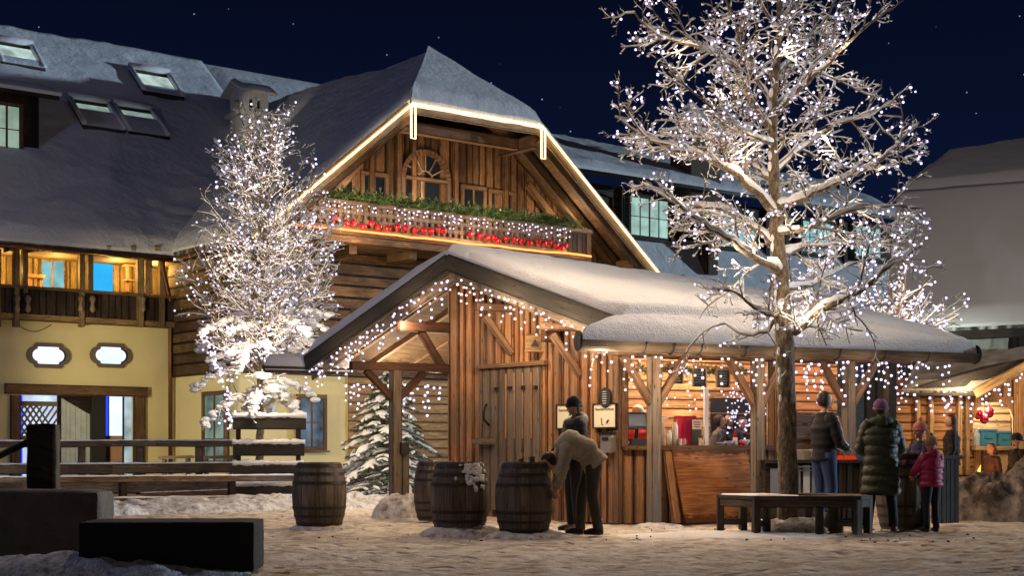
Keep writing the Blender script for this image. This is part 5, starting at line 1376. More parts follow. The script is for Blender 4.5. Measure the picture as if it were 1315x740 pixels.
# ================================================================ BARRELS
def make_barrel(label, grp="wine barrels standing round the hut"):
    t = thing("wine_barrel", label, "barrel", (0,0,0), grp)
    H = .94; n = 26
    def rr(z): return .385-.085*((z/H-.5)/.5)**2
    zs = [0,.05,.12,.22,.34,.47,.60,.72,.82,.89,H]
    b = MB(); b.lathe((0,0,0), [(0,.04),(rr(0)-.02,.04),(rr(0)-.02,0)]+[(rr(z), z) for z in zs]+[(rr(H)-.022, H)], n, stave=True); b.build("staves", M['barrel'], t)
    b = MB(); b.lathe((0,0,0), [(rr(H)-.022, H),(rr(H)-.024, H-.03),(0, H-.03)], n); b.build("barrel_head", M['bench'], t)
    for z, w in ((.03,.05),(.15,.04),(.27,.04),(.63,.04),(.76,.04),(.87,.05)):
        b = MB(); r0, r1 = rr(z)+.006, rr(z+w)+.006; b.lathe((0,0,0), [(r0-.01,z),(r0,z),(r1,z+w),(r1-.01,z+w)], n+8, smooth=False); b.build("hoop", M['hoop'], t)
    return t
barrel0 = make_barrel("dark barrel between the snowy fence and the porch post, farthest left")
blist = [(410,20.9,1.0,.98,None,.3,1.03),(590,19.35,1.0,1.0,"barrel left of the bending person with snow stuck on its right shoulder",1.1,1.0),(673,19.15,.98,1.0,"barrel beside the bending person with two small cups on its lid",2.2,1.0),(561,23.0,.95,.98,"barrel half hidden behind the others at the hut door",.7,1.0),(1158,20.5,.93,1.12,"tall barrel table between the green coated woman and the children",.2,1.12)]
for i, (px, Y, sx, sz, lab, rz, _) in enumerate(blist):
    o = barrel0 if i == 0 else copy_tree(barrel0)
    o.location = G(px, Y); o.rotation_euler.z = rz; o.scale = (sx, sx, sz)
    if lab: o['label'] = lab
b = MB(); c = G(590, 19.35)
for i in range(80):
    a = -math.pi/2+random.gauss(.70, .30); z = min(.90, random.gauss(.80, .09)); r = .39-.085*((z/.94-.5)/.5)**2
    b.sphere(c+Vector((r*math.cos(a), r*math.sin(a), z)), (.008, random.uniform(.015,.045), random.uniform(.012,.035)), 7, 5, 0, Matrix.Rotation(a, 3, 'Z'))
tag(b.build("snow_crust", M['snow']), "crust of snow stuck to the shoulder of a barrel by the hut door", "snow", kind="stuff")
for px, Y, r_, h in ((410,20.9,.5,.10),(590,19.35,.62,.16),(673,19.1,.6,.10),(508,24.5,.45,.40),(840,21.4,.4,.08),(640,20.6,.9,.08),(973,22,.4,.1)):
    tag(heap(G(px,Y).x+.05, Y-.02, r_, r_*.7, h, "snow_heap", M['bank'], px), "little heap of swept snow at the foot of a barrel or post", "snow", kind="stuff")
for i, (dx, dy, h, lab) in enumerate(((-.02,-.1,.07,"small brown cup on the barrel lid beside the bending person, left one"),(.12,-.06,.10,"taller pale cup on the barrel lid beside the bending person"))):
    b = MB(); c = G(673, 19.15)+Vector((dx-.02, dy, .912)); b.lathe(c, [(0,0),(.035,0),(.042,h),(.036,h),(.03,.01),(0,.01)], 14)
    tag(b.build("cup", [M['pale'], M['balus']][i]), lab, "cup", "cups left on the barrel")

# ================================================================ FENCES AND THE TERRACE
FW = Wall((P(0,0,28).x, 28), (P(520,0,34).x-P(0,0,28).x, 6))
ff = thing("rail_fence", "low dark rail fence with snow on its rails running along the square", "fence", FW.P(8,0))
def rail(W, px0, px1, y0, y1, h, o, mat, parent, snow=.025, ends=None, nm="rail"):
    b = MB(); a, c = W.at(px0, y0, o), W.at(px1, y1, o); n = 6; L = [a.lerp(c, i/n)+Vector((0,0,random.uniform(-.012,.012))) for i in range(n+1)]
    for p, q in zip(L, L[1:]): b.beam(p, q, .05, h)
    b.build(nm, mat, parent)
    if snow:
        b = MB(); pts = [a.lerp(c, i/40)+Vector((0,0,h/2+snow*.3)) for i in range(41)]; b.etube(pts, [(.035*random.uniform(.7,1.1), snow*random.uniform(.5,1.3)) for _ in pts], 6, side=(W.n.x, W.n.y, 0)); b.build("snow", M['snow'], parent)
rail(FW, -30, 390, 618, 614, .12, 0, M['fence'], ff); rail(FW, -30, 400, 648, 641, .14, 0, M['fence'], ff, .03)
rail(FW, 440, 640, 610, 604, .13, 0, M['fence'], ff); rail(FW, 400, 640, 641, 632, .14, 0, M['fence'], ff, .03)
for px in (-10, 160, 300, 392, 452, 560):
    b = MB(); t = FW.t(px); b.wbox(FW, t-.07, t+.07, 0, FW.z(px, 610), -.14, -.03); b.build("fence_post", M['dark'], ff)
BW = Wall((P(0,0,35).x, 35), (P(520,0,38).x-P(0,0,35).x, 3))
bf = thing("terrace_fence", "brown terrace fence of wide horizontal boards in front of the yellow house", "fence", BW.P(8,0))
rail(BW, -30, 310, 571, 570, .15, 0, M['fence'], bf); rail(BW, -30, 310, 604, 601, .24, 0, M['fence'], bf, .03); rail(BW, -30, 310, 629, 624, .32, 0, M['fence'], bf, 0, nm="board"); rail(BW, 180, 310, 638, 633, .16, .05, M['fence_o'], bf, .02, nm="board"); rail(BW, 300, 460, 607, 605, .2, 0, M['fence'], bf, .03)
for px in (70, 105, 180, 256, 305):
    b = MB(); t = BW.t(px); b.wbox(BW, t-.09, t+.09, 0, 1.25, -.16, -.03); b.build("fence_post", M['fence'], bf)
PW = Wall((P(298,0,32).x, 32), (1, .12))
pl = thing("board_screen", "stacked wide boards thick with snow standing in front of the slender lit tree", "screen", PW.P(.8,0))
for y0, y1, x1 in ((535,552,393),(569,586,391),(596,610,389),(623,637,391)):
    b = MB(); b.pbox(PW, 299, y0, x1, y1, 0, .06); b.build("board", M['grey'], pl)
    b = MB(); a, c = PW.at(298, y0-1, .03), PW.at(x1+1, y0-1, .03); pts = [a.lerp(c, i/24) for i in range(25)]; b.etube(pts, [(.085*random.uniform(.7,1.1), .055*random.uniform(.7,1.4)) for _ in pts], 8, side=(0,1,0)); b.build("snow", M['snow'], pl)
for px in (306, 383):
    b = MB(); b.pbox(PW, px-3, 532, px+3, 650, -.1, -.003); b.build("screen_post", M['dark'], pl)
for i, (x, Y, rx, ry, h) in enumerate(((160,26.6,2.0,.8,.2),(250,27.4,1.8,.7,.2),(340,28.2,1.9,.8,.24),(440,29.2,1.7,.8,.22),(520,30,1.4,.7,.22),(70,25.5,1.6,.7,.30),(600,30,1.5,.6,.35))):
    tag(heap(G(x,Y).x, Y, rx, ry, h, "snow_bank", M['bank'], i*7, 60, 30, .25, .5), "bank of ploughed lumpy snow piled along the foot of the rail fence", "snow", kind="stuff")
# benches by the house
for px0, px1, lab in ((205, 248, "small wooden bench at the yellow wall by the downpipe"), (258, 305, "longer wooden bench under the small side window")):
    a, c = P(px0, 588, 39.5), P(px1, 587, 39.5); t = thing("wall_bench", lab, "bench", (a.x, a.y, 0), "benches at the yellow wall")
    b = MB(); b.beam(a, c, .4, .08); b.build("seat", M['post'], t)
    for f in (.15, .85): q = a.lerp(c, f); b = MB(); b.box((q.x, q.y, q.z/2-.02), (.08,.3,q.z-.05)); b.build("leg", M['post'], t)

# ================================================================ DARK TROUGHS IN THE FOREGROUND
def rbox(b, c, sz, rz, bev=.04, amp=.008, n=14):
    c = Vector(c); h = Vector(sz)/2; R = Matrix.Rotation(rz, 3, 'Z')
    def face(fn):
        rows = []
        for i in range(n+1):
            row = []
            for j in range(n+1):
                p = fn(i/n*2-1, j/n*2-1); q = Vector((p[0]*h.x, p[1]*h.y, p[2]*h.z)); inn = Vector([max(-(h[k]-bev), min(h[k]-bev, q[k])) for k in range(3)])
                d = q-inn; q = inn+(d.normalized()*bev if d.length > 1e-6 else d)
                w = c+R@q; row.append(w+Vector((fbm(w, 6, 3, 1), fbm(w, 6, 3, 5), fbm(w, 6, 3, 9)))*amp)
            rows.append(row)
        b.grid(rows)
    face(lambda u, v: (u, -1, v)); face(lambda u, v: (-u, 1, v)); face(lambda u, v: (1, u, v)); face(lambda u, v: (-1, -u, v)); face(lambda u, v: (u, v, 1)); face(lambda u, v: (u, -v, -1))
zt = CH-52*14.2/FP; t = G(20, 14.2)
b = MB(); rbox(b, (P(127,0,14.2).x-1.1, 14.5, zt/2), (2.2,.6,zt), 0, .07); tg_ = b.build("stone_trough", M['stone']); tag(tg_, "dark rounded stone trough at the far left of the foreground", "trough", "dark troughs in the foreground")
zt = CH-92*13.3/FP
x0, x1 = P(97,0,13.2).x, P(318,0,13.2).x
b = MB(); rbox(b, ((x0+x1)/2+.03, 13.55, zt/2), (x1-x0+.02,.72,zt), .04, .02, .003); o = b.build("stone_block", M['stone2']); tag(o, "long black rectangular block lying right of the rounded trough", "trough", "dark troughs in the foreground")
b = MB()
sx = MB(); 
tag(heap(P(60,0,13.4).x, 13.3, 1.9, .45, .17, "snow_drift", M['bank'], 3, 60, 14, 0, .6), "crumbly snow lying between the dark trough and block in the foreground", "snow", kind="stuff")
q = G(56, 15.2); b = MB(); rbox(b, (q.x, q.y, (CH+33*15.2/FP)/2), (.295,.295,CH+33*15.2/FP), .15, .03, .012); o = b.build("gate_post", M['dark']); tag(o, "thick rough dark wooden post rising behind the stone trough", "post")
b = MB(); b.etube([P(-30,600,15.2), P(40,566,15.2)], .035, 8); b.etube([P(-28,600,15.2), G(-28,15.2)], .03, 8); tag(b.build("handrail", M['black']), "dark sloping handrail bar running up to the thick post", "rail")

# ================================================================ THINGS AT THE HUT
# ring bench round the tree
by_ = Yt; bx_ = G(1012, by_).x+.03; zs_ = .50
bn = thing("tree_bench", "dark wooden bench built round the trunk of the largest tree", "bench", (bx_, by_, 0))
out = [(-.98,.02),(-.58,-.62),(.80,-.62),(1.03,-.28),(1.0,.35),(.55,.75),(-.55,.75)]
inn = [(-.55,.02),(-.34,-.30),(.45,-.30),(.55,-.12),(.52,.2),(.3,.42),(-.34,.42)]
n_ = len(out)
for i in range(n_):
    j = (i+1) % n_; V = lambda q, z: Vector((bx_+q[0], by_+q[1], z))
    def mixp(a, c, f): return (a[0]+(c[0]-a[0])*f, a[1]+(c[1]-a[1])*f)
    b = MB()
    for k, (f0, f1) in enumerate(((0,.47),(.5,1))):
        a0, a1, c0_, c1_ = mixp(out[i], inn[i], f0), mixp(out[j], inn[j], f0), mixp(out[j], inn[j], f1), mixp(out[i], inn[i], f1)
        b.hexa([V(a0, zs_-.045), V(a1, zs_-.045), V(c0_, zs_-.045), V(c1_, zs_-.045), V(a0, zs_), V(a1, zs_), V(c0_, zs_), V(c1_, zs_)])
    b.build("seat", M['bench'], bn)
    a0, a1 = mixp(out[i], inn[i], .08), mixp(out[j], inn[j], .08); b = MB(); b.beam(V(a0, zs_-.10), V(a1, zs_-.10), .04, .10); b.build("apron", M['bench'], bn)
    q = mixp(out[i], inn[i], .12); b = MB(); b.box(V(q, (zs_-.05)/2), (.09,.09,zs_-.052), .3*i); b.build("leg", M['bench'], bn)
    q2 = mixp(out[i], inn[i], .85); b = MB(); b.box(V(q2, (zs_-.05)/2), (.08,.08,zs_-.052), .3*i); b.build("leg", M['bench'], bn)
    b = MB(); b.beam(V(q, .14), V(q2, .14), .04, .08); b.build("stretcher", M['bench'], bn)
qm = mixp(out[1], out[2], .62); b = MB(); b.box((bx_+qm[0], by_+qm[1]+.08, (zs_-.05)/2), (.09,.09,zs_-.052)); b.build("leg", M['bench'], bn)
b = MB(); b.hexa([V((-.93,.0),zs_+.002), V((-.57,-.58),zs_+.002), V((.0,-.58),zs_+.002), V((-.3,.0),zs_+.002), V((-.90,.0),zs_+.02), V((-.55,-.55),zs_+.02), V((.0,-.50),zs_+.012), V((-.35,.0),zs_+.02)]); b.build("snow", M['snow'], bn)
tag(heap(bx_, by_, .5, .4, .24, "snow_heap", M['bank'], 77), "dirty snow piled round the tree foot under the bench", "snow", kind="stuff")
tag(heap(bx_-.9, by_-.5, 1.5, .7, .07, "snow_patch", M['snow'], 12, 60, 30, 0, .3), "thin patch of cleaner snow in front of the tree bench", "snow", kind="stuff")
# leaning boards
def leaning(W, x0b, x1b, x0t, x1t, yb, yt, ob, ot, th, name, label, mat, grp=None):
    zt = W.z((x0t+x1t)/2, yt, ot); A = [W.P(W.t(x0b, ob), .0, ob), W.P(W.t(x1b, ob), .0, ob), W.P(W.t(x1t, ot), zt, ot), W.P(W.t(x0t, ot), zt, ot)]; nn = Vector((W.n.x, W.n.y, .3)).normalized()*th
    b = MB(); c = [A[0]+nn, A[1]+nn, A[1], A[0], A[3]+nn, A[2]+nn, A[2], A[3]]; b.hexa(c, 0, .8); return tag(b.build(name, mat), label, "board", grp)
leaning(WL, 880, 968, 861, 958, 677, 576, .42, .12, .03, "plywood_sheet", "large orange plywood sheet leaning on the hut below the serving counter", M['ply'])
leaning(WL, 863, 874, 851, 862, 677, 578, .36, .10, .03, "loose_plank", "narrow plank leaning on the hut just left of the orange sheet", M['hut'])
# signs and boxes on the door wall
def frame_sign(name, label, px0, py0, px1, py1, text=None, W=WG, o=.085):
    t0, t1 = W.t(px1, o), W.t(px0, o)
    if t0 > t1: t0, t1 = t1, t0
    xm = (px0+px1)/2; z0, z1 = W.z(xm, py1, o), W.z(xm, py0, o); c = W.P((t0+t1)/2, (z0+z1)/2, o)
    s = thing(name, label, "sign", c, "framed cream signs on the hut wall"); b = MB(); b.wbox(W, t0, t1, z0, z1, o-.02, o+.005); b.build("panel", plain("sign_cream", (.72,.66,.48), .6, 0, .03), s)
    for a in ((t0-.02,t1+.02,z1,z1+.02),(t0-.02,t1+.02,z0-.02,z0),(t0-.02,t0,z0,z1),(t1,t1+.02,z0,z1)):
        b = MB(); b.wbox(W, *a, o-.02, o+.02); b.build("frame", M['black'], s)
    return s, c, z0, z1
def to_mesh(o):
    bpy.context.view_layer.update(); dg = bpy.context.evaluated_depsgraph_get(); me = bpy.data.meshes.new_from_object(o.evaluated_get(dg)); ml = o.matrix_local.copy(); p = o.parent; m = o.data.materials[0]
    bpy.data.objects.remove(o); q = bpy.data.objects.new("lettering", me); COL.objects.link(q); q.parent = p; q.matrix_local = ml
    if not me.materials: me.materials.append(m)
    return q
def text_on(s, txt, W, c, size, mat, right, off=.012):
    cu = bpy.data.curves.new("lettering", 'FONT'); cu.body = txt; cu.size = size; cu.align_x = 'CENTER'; cu.align_y = 'CENTER'; cu.extrude = .001
    o = bpy.data.objects.new("lettering", cu); COL.objects.link(o); o.parent = s; cu.materials.append(mat)
    n3 = Vector((W.n.x, W.n.y, 0)); x = Vector((right.x, right.y, 0)).normalized(); R = Matrix((x, Vector((0,0,1)), x.cross(Vector((0,0,1))))).transposed()
    o.matrix_local = Matrix.Translation(c+n3*off-ORG[s.name])@R.to_4x4(); return to_mesh(o)
rg = -WG.d
s, c, z0, z1 = frame_sign("smoking_sign", "cream sign reading Raucherbereich above the grey ashtray box", 763, 520, 791, 549)
text_on(s, "Raucherbereich", WG, c+Vector((0,0,.10)), .062, M['black'], rg)
n3 = Vector((WG.n.x, WG.n.y, 0)); r3 = Vector((rg.x, rg.y, 0))
b = MB(); b.beam(c-r3*.07+n3*.01+Vector((0,0,-.03)), c-r3*.055+n3*.01+Vector((0,0,-.13)), .012, .012); b.beam(c-r3*.055+n3*.011+Vector((0,0,-.13)), c-r3*.03+n3*.011+Vector((0,0,-.14)), .012, .012)
b.beam(c+r3*.05+n3*.01+Vector((0,0,-.11)), c+r3*.09+n3*.01+Vector((0,0,-.06)), .03, .012); b.build("drawn_mark", M['black'], s)
s, c, z0, z1 = frame_sign("smoking_sign", "cream sign half hidden behind the person in the dark beanie", 716, 521, 742, 550)
text_on(s, "Raucherbereich", WG, c+Vector((0,0,.10)), .062, M['black'], rg)
c = WG.at(778, 511, .09); b = MB(); b.prism([c+r3*.12*math.cos(a*.2618)+Vector((0,0,.155*math.sin(a*.2618))) for a in range(24)][::-1], n3*.02)
s = thing("chalk_oval", "oval black chalkboard above the cream smoking sign", "sign", c); b.build("board", M['black'], s)
b = MB()
for i in range(6): w = .07*math.sqrt(1-((i-2.5)/4)**2)*.8; zz = .09-.035*i; b.beam(c-r3*w+n3*.022+Vector((0,0,zz)), c+r3*(w*.6)+n3*.022+Vector((0,0,zz)), .004, .008)
b.build("chalk_lines", M['white'], s)
# ash box
c = WG.at(781, 570, .14); ab = thing("ashtray_box", "grey metal wall ashtray under the cream sign", "ashtray", c); steel = plain("brushed_steel", (.38,.36,.33), .4, .7)
b = MB(); b.box(c, (.21,.12,.27), math.atan2(rg.y, rg.x)); b.build("box", steel, ab); b = MB(); b.box(c+Vector((0,0,.15)), (.23,.15,.03), math.atan2(rg.y, rg.x)); b.build("lid", M['iron'], ab); b = MB(); b.box(c+n3*.065+Vector((0,0,.07)), (.13,.015,.05), math.atan2(rg.y, rg.x)); b.build("slot", M['black'], ab)
# hatch goods: on the counter, z top
zc_ = oz0+.02
def on_counter(px, o): t = WL.t(px, o); return WL.P(t, zc_, o)
wn3 = Vector((WL.n.x, WL.n.y, 0)); wd3 = Vector((WL.d.x, WL.d.y, 0)); wa = math.atan2(WL.d.y, WL.d.x)
c = on_counter(817, -.25); t = thing("till", "black till with tilted touch screen seen from behind", "till", c)
b = MB(); b.box(c+Vector((0,0,.05)), (.34,.30,.10), wa); b.build("base", M['black'], t); b = MB(); b.beam(c+Vector((0,0,.1)), c+Vector((0,0,.28))+wn3*.03, .05, .05); b.build("stand", M['black'], t)
b = MB(); R = Matrix.Rotation(wa, 3, 'Z')@Matrix.Rotation(-.25, 3, 'X'); cc = c+Vector((0,0,.37)); b.hexa([cc+R@Vector(p) for p in ((-.19,-.02,-.13),(.19,-.02,-.13),(.19,.02,-.13),(-.19,.02,-.13),(-.19,-.02,.13),(.19,-.02,.13),(.19,.02,.13),(-.19,.02,.13))]); b.build("screen", plain("screen_back", (.03,.035,.05), .3), t)
b = MB(); b.hexa([cc+R@Vector(p) for p in ((-.15,-.03,-.09),(.15,-.03,-.09),(.15,-.0201,-.09),(-.15,-.0201,-.09),(-.15,-.03,.09),(.15,-.03,.09),(.15,-.0201,.09),(-.15,-.0201,.09))]); b.build("rear_cover", plain("steel_blue", (.14,.18,.24), .35), t)
ivory = plain("cream_plastic", (.70,.66,.58), .4, 0, .05)
for i, (px, h, lab) in enumerate(((859,.26,"shorter white thermos bottle on the counter"),(867,.40,"taller white thermos bottle in front of the crimson box"))):
    c = on_counter(px, -.12); t = thing("thermos", lab, "bottle", c, "thermos bottles on the counter"); b = MB(); b.lathe(c, [(0,0),(.045,0),(.045,h*.72),(.03,h*.82),(.03,h*.88),(0,h*.88)], 16, smooth=True); b.build("body", ivory, t); b = MB(); b.lathe(c+Vector((0,0,h*.88)), [(.033,0),(.033,h*.12),(0,h*.12)], 14); b.build("lid", M['pale'], t)
c = on_counter(880, -.35); b = MB(); b.box(c+Vector((0,0,.22)), (.27,.2,.44), wa); b.box(c+Vector((0,0,.445)), (.28,.21,.02), wa); b.box(c+Vector((0,0,.2))-Vector((0,0,0))+wn3*.102, (.2,.01,.28), wa); tag(b.build("crimson_box", plain("crimson", (.50,.01,.06), .35, 0, .05)), "tall crimson box on the counter beside the thermos bottles", "box")
c = on_counter(843, -.4); b = MB(); b.box(c+Vector((0,0,.2)), (.16,.2,.4), wa); b.box(c+Vector((0,0,.41)), (.3,.22,.04), wa); b.box(c+wn3*.1+Vector((0,0,.26)), (.12,.02,.05), wa); tag(b.build("dispenser", ivory), "white cup dispenser behind the middle post of the hatch", "dispenser")
c = on_counter(894, -.15); t = thing("menu_stand", "dark menu stand with a cream note clipped on top", "menu", c); b = MB(); b.box(c+Vector((0,0,.2)), (.17,.03,.40), wa); b.build("panel", plain("dark_olive", (.05,.05,.04), .4), t)
b = MB(); b.box(c+Vector((0,0,.32))+wn3*.02, (.165,.01,.15), wa); nt_ = b.build("note", plain("note_pink", (.72,.55,.48), .6, 0, .03), t)
b = MB(); 
for i in range(3): b.box(c+Vector((0,0,.355-.035*i))+wn3*.027, (.13-.02*i,.003,.012), wa)
b.build("print", M['black'], nt_)
for i, (px, h, r, col, lab) in enumerate(((873,.10,.035,(.6,.45,.42),"small patterned mug below the crimson box"),(878,.10,.035,(.5,.2,.2),"small reddish mug below the crimson box"),(899,.11,.025,(.7,.62,.5),"cream cup in front of the menu stand"),(803,.08,.035,(.75,.7,.45),"small yellowish tub left of the till"))):
    c = on_counter(px, -.06); b = MB(); b.lathe(c, [(0,0),(r*.8,0),(r,h),(r*.85,h),(r*.7,.01),(0,.01)], 14); b.etube([c+wd3*r*.9+Vector((0,0,h*.8)), c+wd3*r*1.7+Vector((0,0,h*.7)), c+wd3*r*1.6+Vector((0,0,h*.3)), c+wd3*r*.8+Vector((0,0,h*.2))], .006, 5)
    tag(b.build("mug", plain("mug_colour", col, .35)), lab, "mug", "cups on the serving counter")
for i, (px, h, col, lab) in enumerate(((926,.05,(.6,.6,.7),"low pale plate at the left end of the pane"),(936,.07,(.6,.5,.6),"pale bowl left of the cone figure"),(957,.09,(.5,.5,.55),"grey bowl right of the red decoration"))):
    c = on_counter(px, .03); b = MB(); b.lathe(c, [(0,0),(.03,0),(.07,h*.6),(.075,h),(.06,h*.9),(0,h*.3)], 14); tag(b.build("bowl", plain("bowl_colour", col, .4)), lab, "bowl", "bowls by the hatch pane")
c = on_counter(944, .03); t = thing("cone_figure", "white cone shaped winter figure with a red hat on the counter", "decoration", c)
b = MB(); b.lathe(c, [(0,0),(.05,0),(.035,.10),(.03,.13),(0,.15)], 12, smooth=True); b.build("body", M['white'], t); b = MB(); b.lathe(c+Vector((0,0,.12)), [(.036,0),(.02,.06),(0,.12)], 12); b.build("hat", mred, t)
c = on_counter(951, .05); b = MB(); b.sphere(c+Vector((0,0,.04)), .04, 10, 7); b.sphere(c+Vector((.05,.01,.03)), .03, 10, 7); b.etube([c+Vector((0,0,.03)), c+Vector((0,-.08,-.06))], .02, 6); tag(b.build("red_decoration", mred), "small red winter decoration hanging over the counter edge", "decoration")
# hanging menu boards
b = MB()
gl = [WL.P(WL.t(800), 2.33, -.1), WL.P(WL.t(965), 2.33, -.1)]
for i in range(420):
    p = gl[0].lerp(gl[1], random.random())+Vector((random.gauss(0,.02), random.gauss(0,.03), random.gauss(0,.035))); needles(b, p, Vector((random.gauss(0,1), random.gauss(0,.5), random.gauss(0,.6))), random.uniform(.08,.14), .006, 6)
tag(b.build("garland", plain("pine_green", (.02,.13,.06), .6, 0, .5, 3, 0)), "green garland strung behind the menu boards in the serving hatch", "garland")
for i, (x0, x1, y0, y1, lab) in enumerate(((861,876,472,493,"leftmost of the three hanging chalk menu boards"),(891,906,474,497,"middle of the three hanging chalk menu boards"),(921,936,476,498,"rightmost of the three hanging chalk menu boards"))):
    o = .03; t0, t1 = WL.t(x0, o), WL.t(x1, o); z0, z1 = WL.z(x0, y1, o), WL.z(x0, y0, o); c = WL.P((t0+t1)/2, (z0+z1)/2, o); t = thing("menu_board", lab, "menu board", c, "chalk menu boards over the hatch")
    b = MB(); b.wbox(WL, t0, t1, z0, z1, o-.02, o); b.build("slate", plain("slate", (.02,.028,.022), .5), t); b = MB(); b.wbox(WL, t0-.02, t0, z0, z1, o-.02, o+.01); b.wbox(WL, t1, t1+.02, z0, z1, o-.02, o+.01); b.wbox(WL, t0-.02, t1+.02, z1, z1+.06, o-.02, o+.01); b.build("frame", M['pale'], t)
    b = MB()
    for k in range(5): zz = z1-.04-.04*k; b.wbox(WL, t0+.02, t1-.02-random.uniform(0,.06), zz-.003, zz+.003, o+.001, o+.003)
    b.build("chalk_lines", plain("chalk", (.3,.3,.3)), t)
# bar with cool boxes, right of the tree
BR = Wall((P(985,0,21.9).x, 21.9), (math.cos(.30), math.sin(.30)))
bar = thing("bar_counter", "long dark bar counter under the porch right of the tree", "bar", BR.P(1,0))
zb_ = .95; tb0, tb1 = BR.t(983), BR.t(1118)
b = MB(); b.wbox(BR, tb0, tb1, zb_-.05, zb_, -.55, .06); b.build("top", M['bar'], bar)
b = MB(); b.wbox(BR, tb0, tb1, 0, zb_-.051, -.5, -.01); b.build("body", M['bar'], bar)
b = MB(); planks(b, BR, BR.t(1076), tb1, .03, zb_-.06, -.008, .03, .13, True, gap=.01); b.build("front_boards", M['bar'], bar)
mcool = plain("bluish_panel", (.30,.32,.42), .4, .2, .08, 2)
for i, (x0, x1) in enumerate(((990,1004),(1022,1028),(1032,1040),(1043,1074))):
    b = MB(); b.pbox(BR, x0, 602 if i != 2 else 598, x1, 652, 0, .02); b.build("side_panel", [mcool, mcool, M['white'], mcool][i], bar)
b = MB(); b.pbox(BR, 1022, 599, 1074, 601, .0, .05); b.pbox(BR, 1022, 604, 1074, 605.5, .0, .05); b.build("metal_strip", steel, bar)
c = BR.at(1085, 596, -.2); c.z = zb_; t = thing("red_tray", "red tray lying on the bar by the green coated woman", "tray", c); b = MB(); b.box(c+Vector((0,0,.02)), (.28,.2,.04), .3); b.box(c+Vector((0,-.08,.05)), (.28,.02,.03), .3); b.build("tray", emit("glowing_red_tray", (.9,.05,.01), .55), t)  # red glow put into the tray's own colour
c = BR.at(1078, 590, -.3); c.z = zb_; b = MB(); b.lathe(c, [(0,0),(.10,.02),(.13,.10),(.10,.16),(0,.17)], 14, smooth=True); tag(b.build("basket", M['bench']), "round dark basket on the bar behind the red tray", "basket")
c = BR.at(1035, 590, -.3); c.z = zb_; b = MB(); b.lathe(c, [(0,0),(.14,.0),(.15,.14),(.13,.15),(0,.15)], 16); tag(b.build("pot", steel), "steel pot on the bar between tree and man", "pot")
# low partition inside the porch
PT = Wall((P(1015,0,24.2).x, 24.2), (1, .42)); b = MB(); planks(b, PT, 0, PT.t(1092), .35, PT.z(1050, 530), 0, .05, .26, False); tag(b.build("partition", M['post']), "low greyish plank partition inside the porch behind the man", "partition")
# slatted divider at the right end
SD = Wall((P(1196,0,21.6).x, 21.6), (1, .5)); t = thing("slat_divider", "dark divider of upright slats right of the children", "divider", SD.P(.2,0)); 
for i in range(6): b = MB(); b.wbox(SD, i*.085, i*.085+.07, .02, 1.0, 0, .04); b.build("slat", M['bar'], t)
b = MB(); b.wbox(SD, -.03, .54, .96, 1.02, -.05, .07); b.build("top_rail", M['bar'], t)
# earthy mound and rocks at the right edge
tag(heap(G(1300,24).x, 24.0, 1.3, .9, .74, "snow_mound", M['mound'], 50, 70, 44, 0, .45), "big earthy mound of ploughed snow at the right edge", "snow heap", kind="stuff")
tag(heap(G(1228,24.6).x, 24.6, .7, .6, .55, "snow_mound", M['mound'], 61, 50, 34, 0, .45), "smaller dark snow mound left of the big one", "snow heap", kind="stuff")
# fire bowl
c = G(1259, 25.6); t = thing("fire_bowl", "small open fire burning in a bowl before the stall", "fire", c); b = MB(); b.lathe(c, [(0,.3),(.2,.34),(.3,.50),(.27,.50),(0,.38)], 16); b.etube([c, c+Vector((0,0,.32))], .05, 8); b.build("bowl", M['iron'], t)
mf = emit("flame", (1,.42,.06), 2.5, True)
for i in range(5):
    q = c+Vector((random.uniform(-.08,.08), random.uniform(-.08,.08), .42)); h = random.uniform(.16,.42); b = MB(); b.etube([q, q+Vector((.02,0,h*.35)), q+Vector((-.02,.01,h*.75)), q+Vector((.01,0,h))], [.03,.05,.028,.003], 7); b.build("flame", mf, t)
lamp("fire_glow", c+Vector((0,-.1,.8)), 12, (1,.45,.12), .1)
b = MB()
for i in range(90):
    x = random.uniform(-3.5, 6); y = random.uniform(17.5, 20.6); 
    if 1 < x < 5.5 or random.random() < .25: b.sphere((x, y, .0), (random.uniform(.006,.024), random.uniform(.006,.02), .010), 6, 4)
tag(b.build("debris", M['black'], None, (0,0,0)), "scattered dark crumbs of gravel and bark on the trodden snow", "gravel", kind="stuff")
# ================================================================ PEOPLE
def skin_body(name, joints, edges, mat, parent, extra=None):
    """one continuous figure grown round a joint skeleton"""
    keys = list(joints); ix = {k: i for i, k in enumerate(keys)}; org = ORG[parent.name]
    me = bpy.data.meshes.new(name); me.from_pydata([tuple(joints[k][0]-org) for k in keys], [(ix[a], ix[b]) for a, b in edges], [])
    o = bpy.data.objects.new(name, me); COL.objects.link(o)
    md = o.modifiers.new("skin", 'SKIN'); md.use_smooth_shade = True
    for i, k in enumerate(keys):
        r = joints[k][1]; me.skin_vertices[0].data[i].radius = (r, r) if not isinstance(r, tuple) else r
        me.skin_vertices[0].data[i].use_root = (k == 'pelvis')
    o.modifiers.new("sub", 'SUBSURF').levels = 2; o.modifiers["sub"].render_levels = 2
    dg = bpy.context.evaluated_depsgraph_get(); dg.update(); m2 = bpy.data.meshes.new_from_object(o.evaluated_get(dg)); bpy.data.objects.remove(o)
    b = MB(); b.add([Vector(v.co)+org for v in m2.vertices], [tuple(p.vertices) for p in m2.polygons], None, .5, 0, True)
    if extra: extra(b)
    return b.build(name, mat, parent)
def rot(v, a): c, s = math.cos(a), math.sin(a); return Vector((v[0]*c-v[1]*s, v[0]*s+v[1]*c, v[2]))
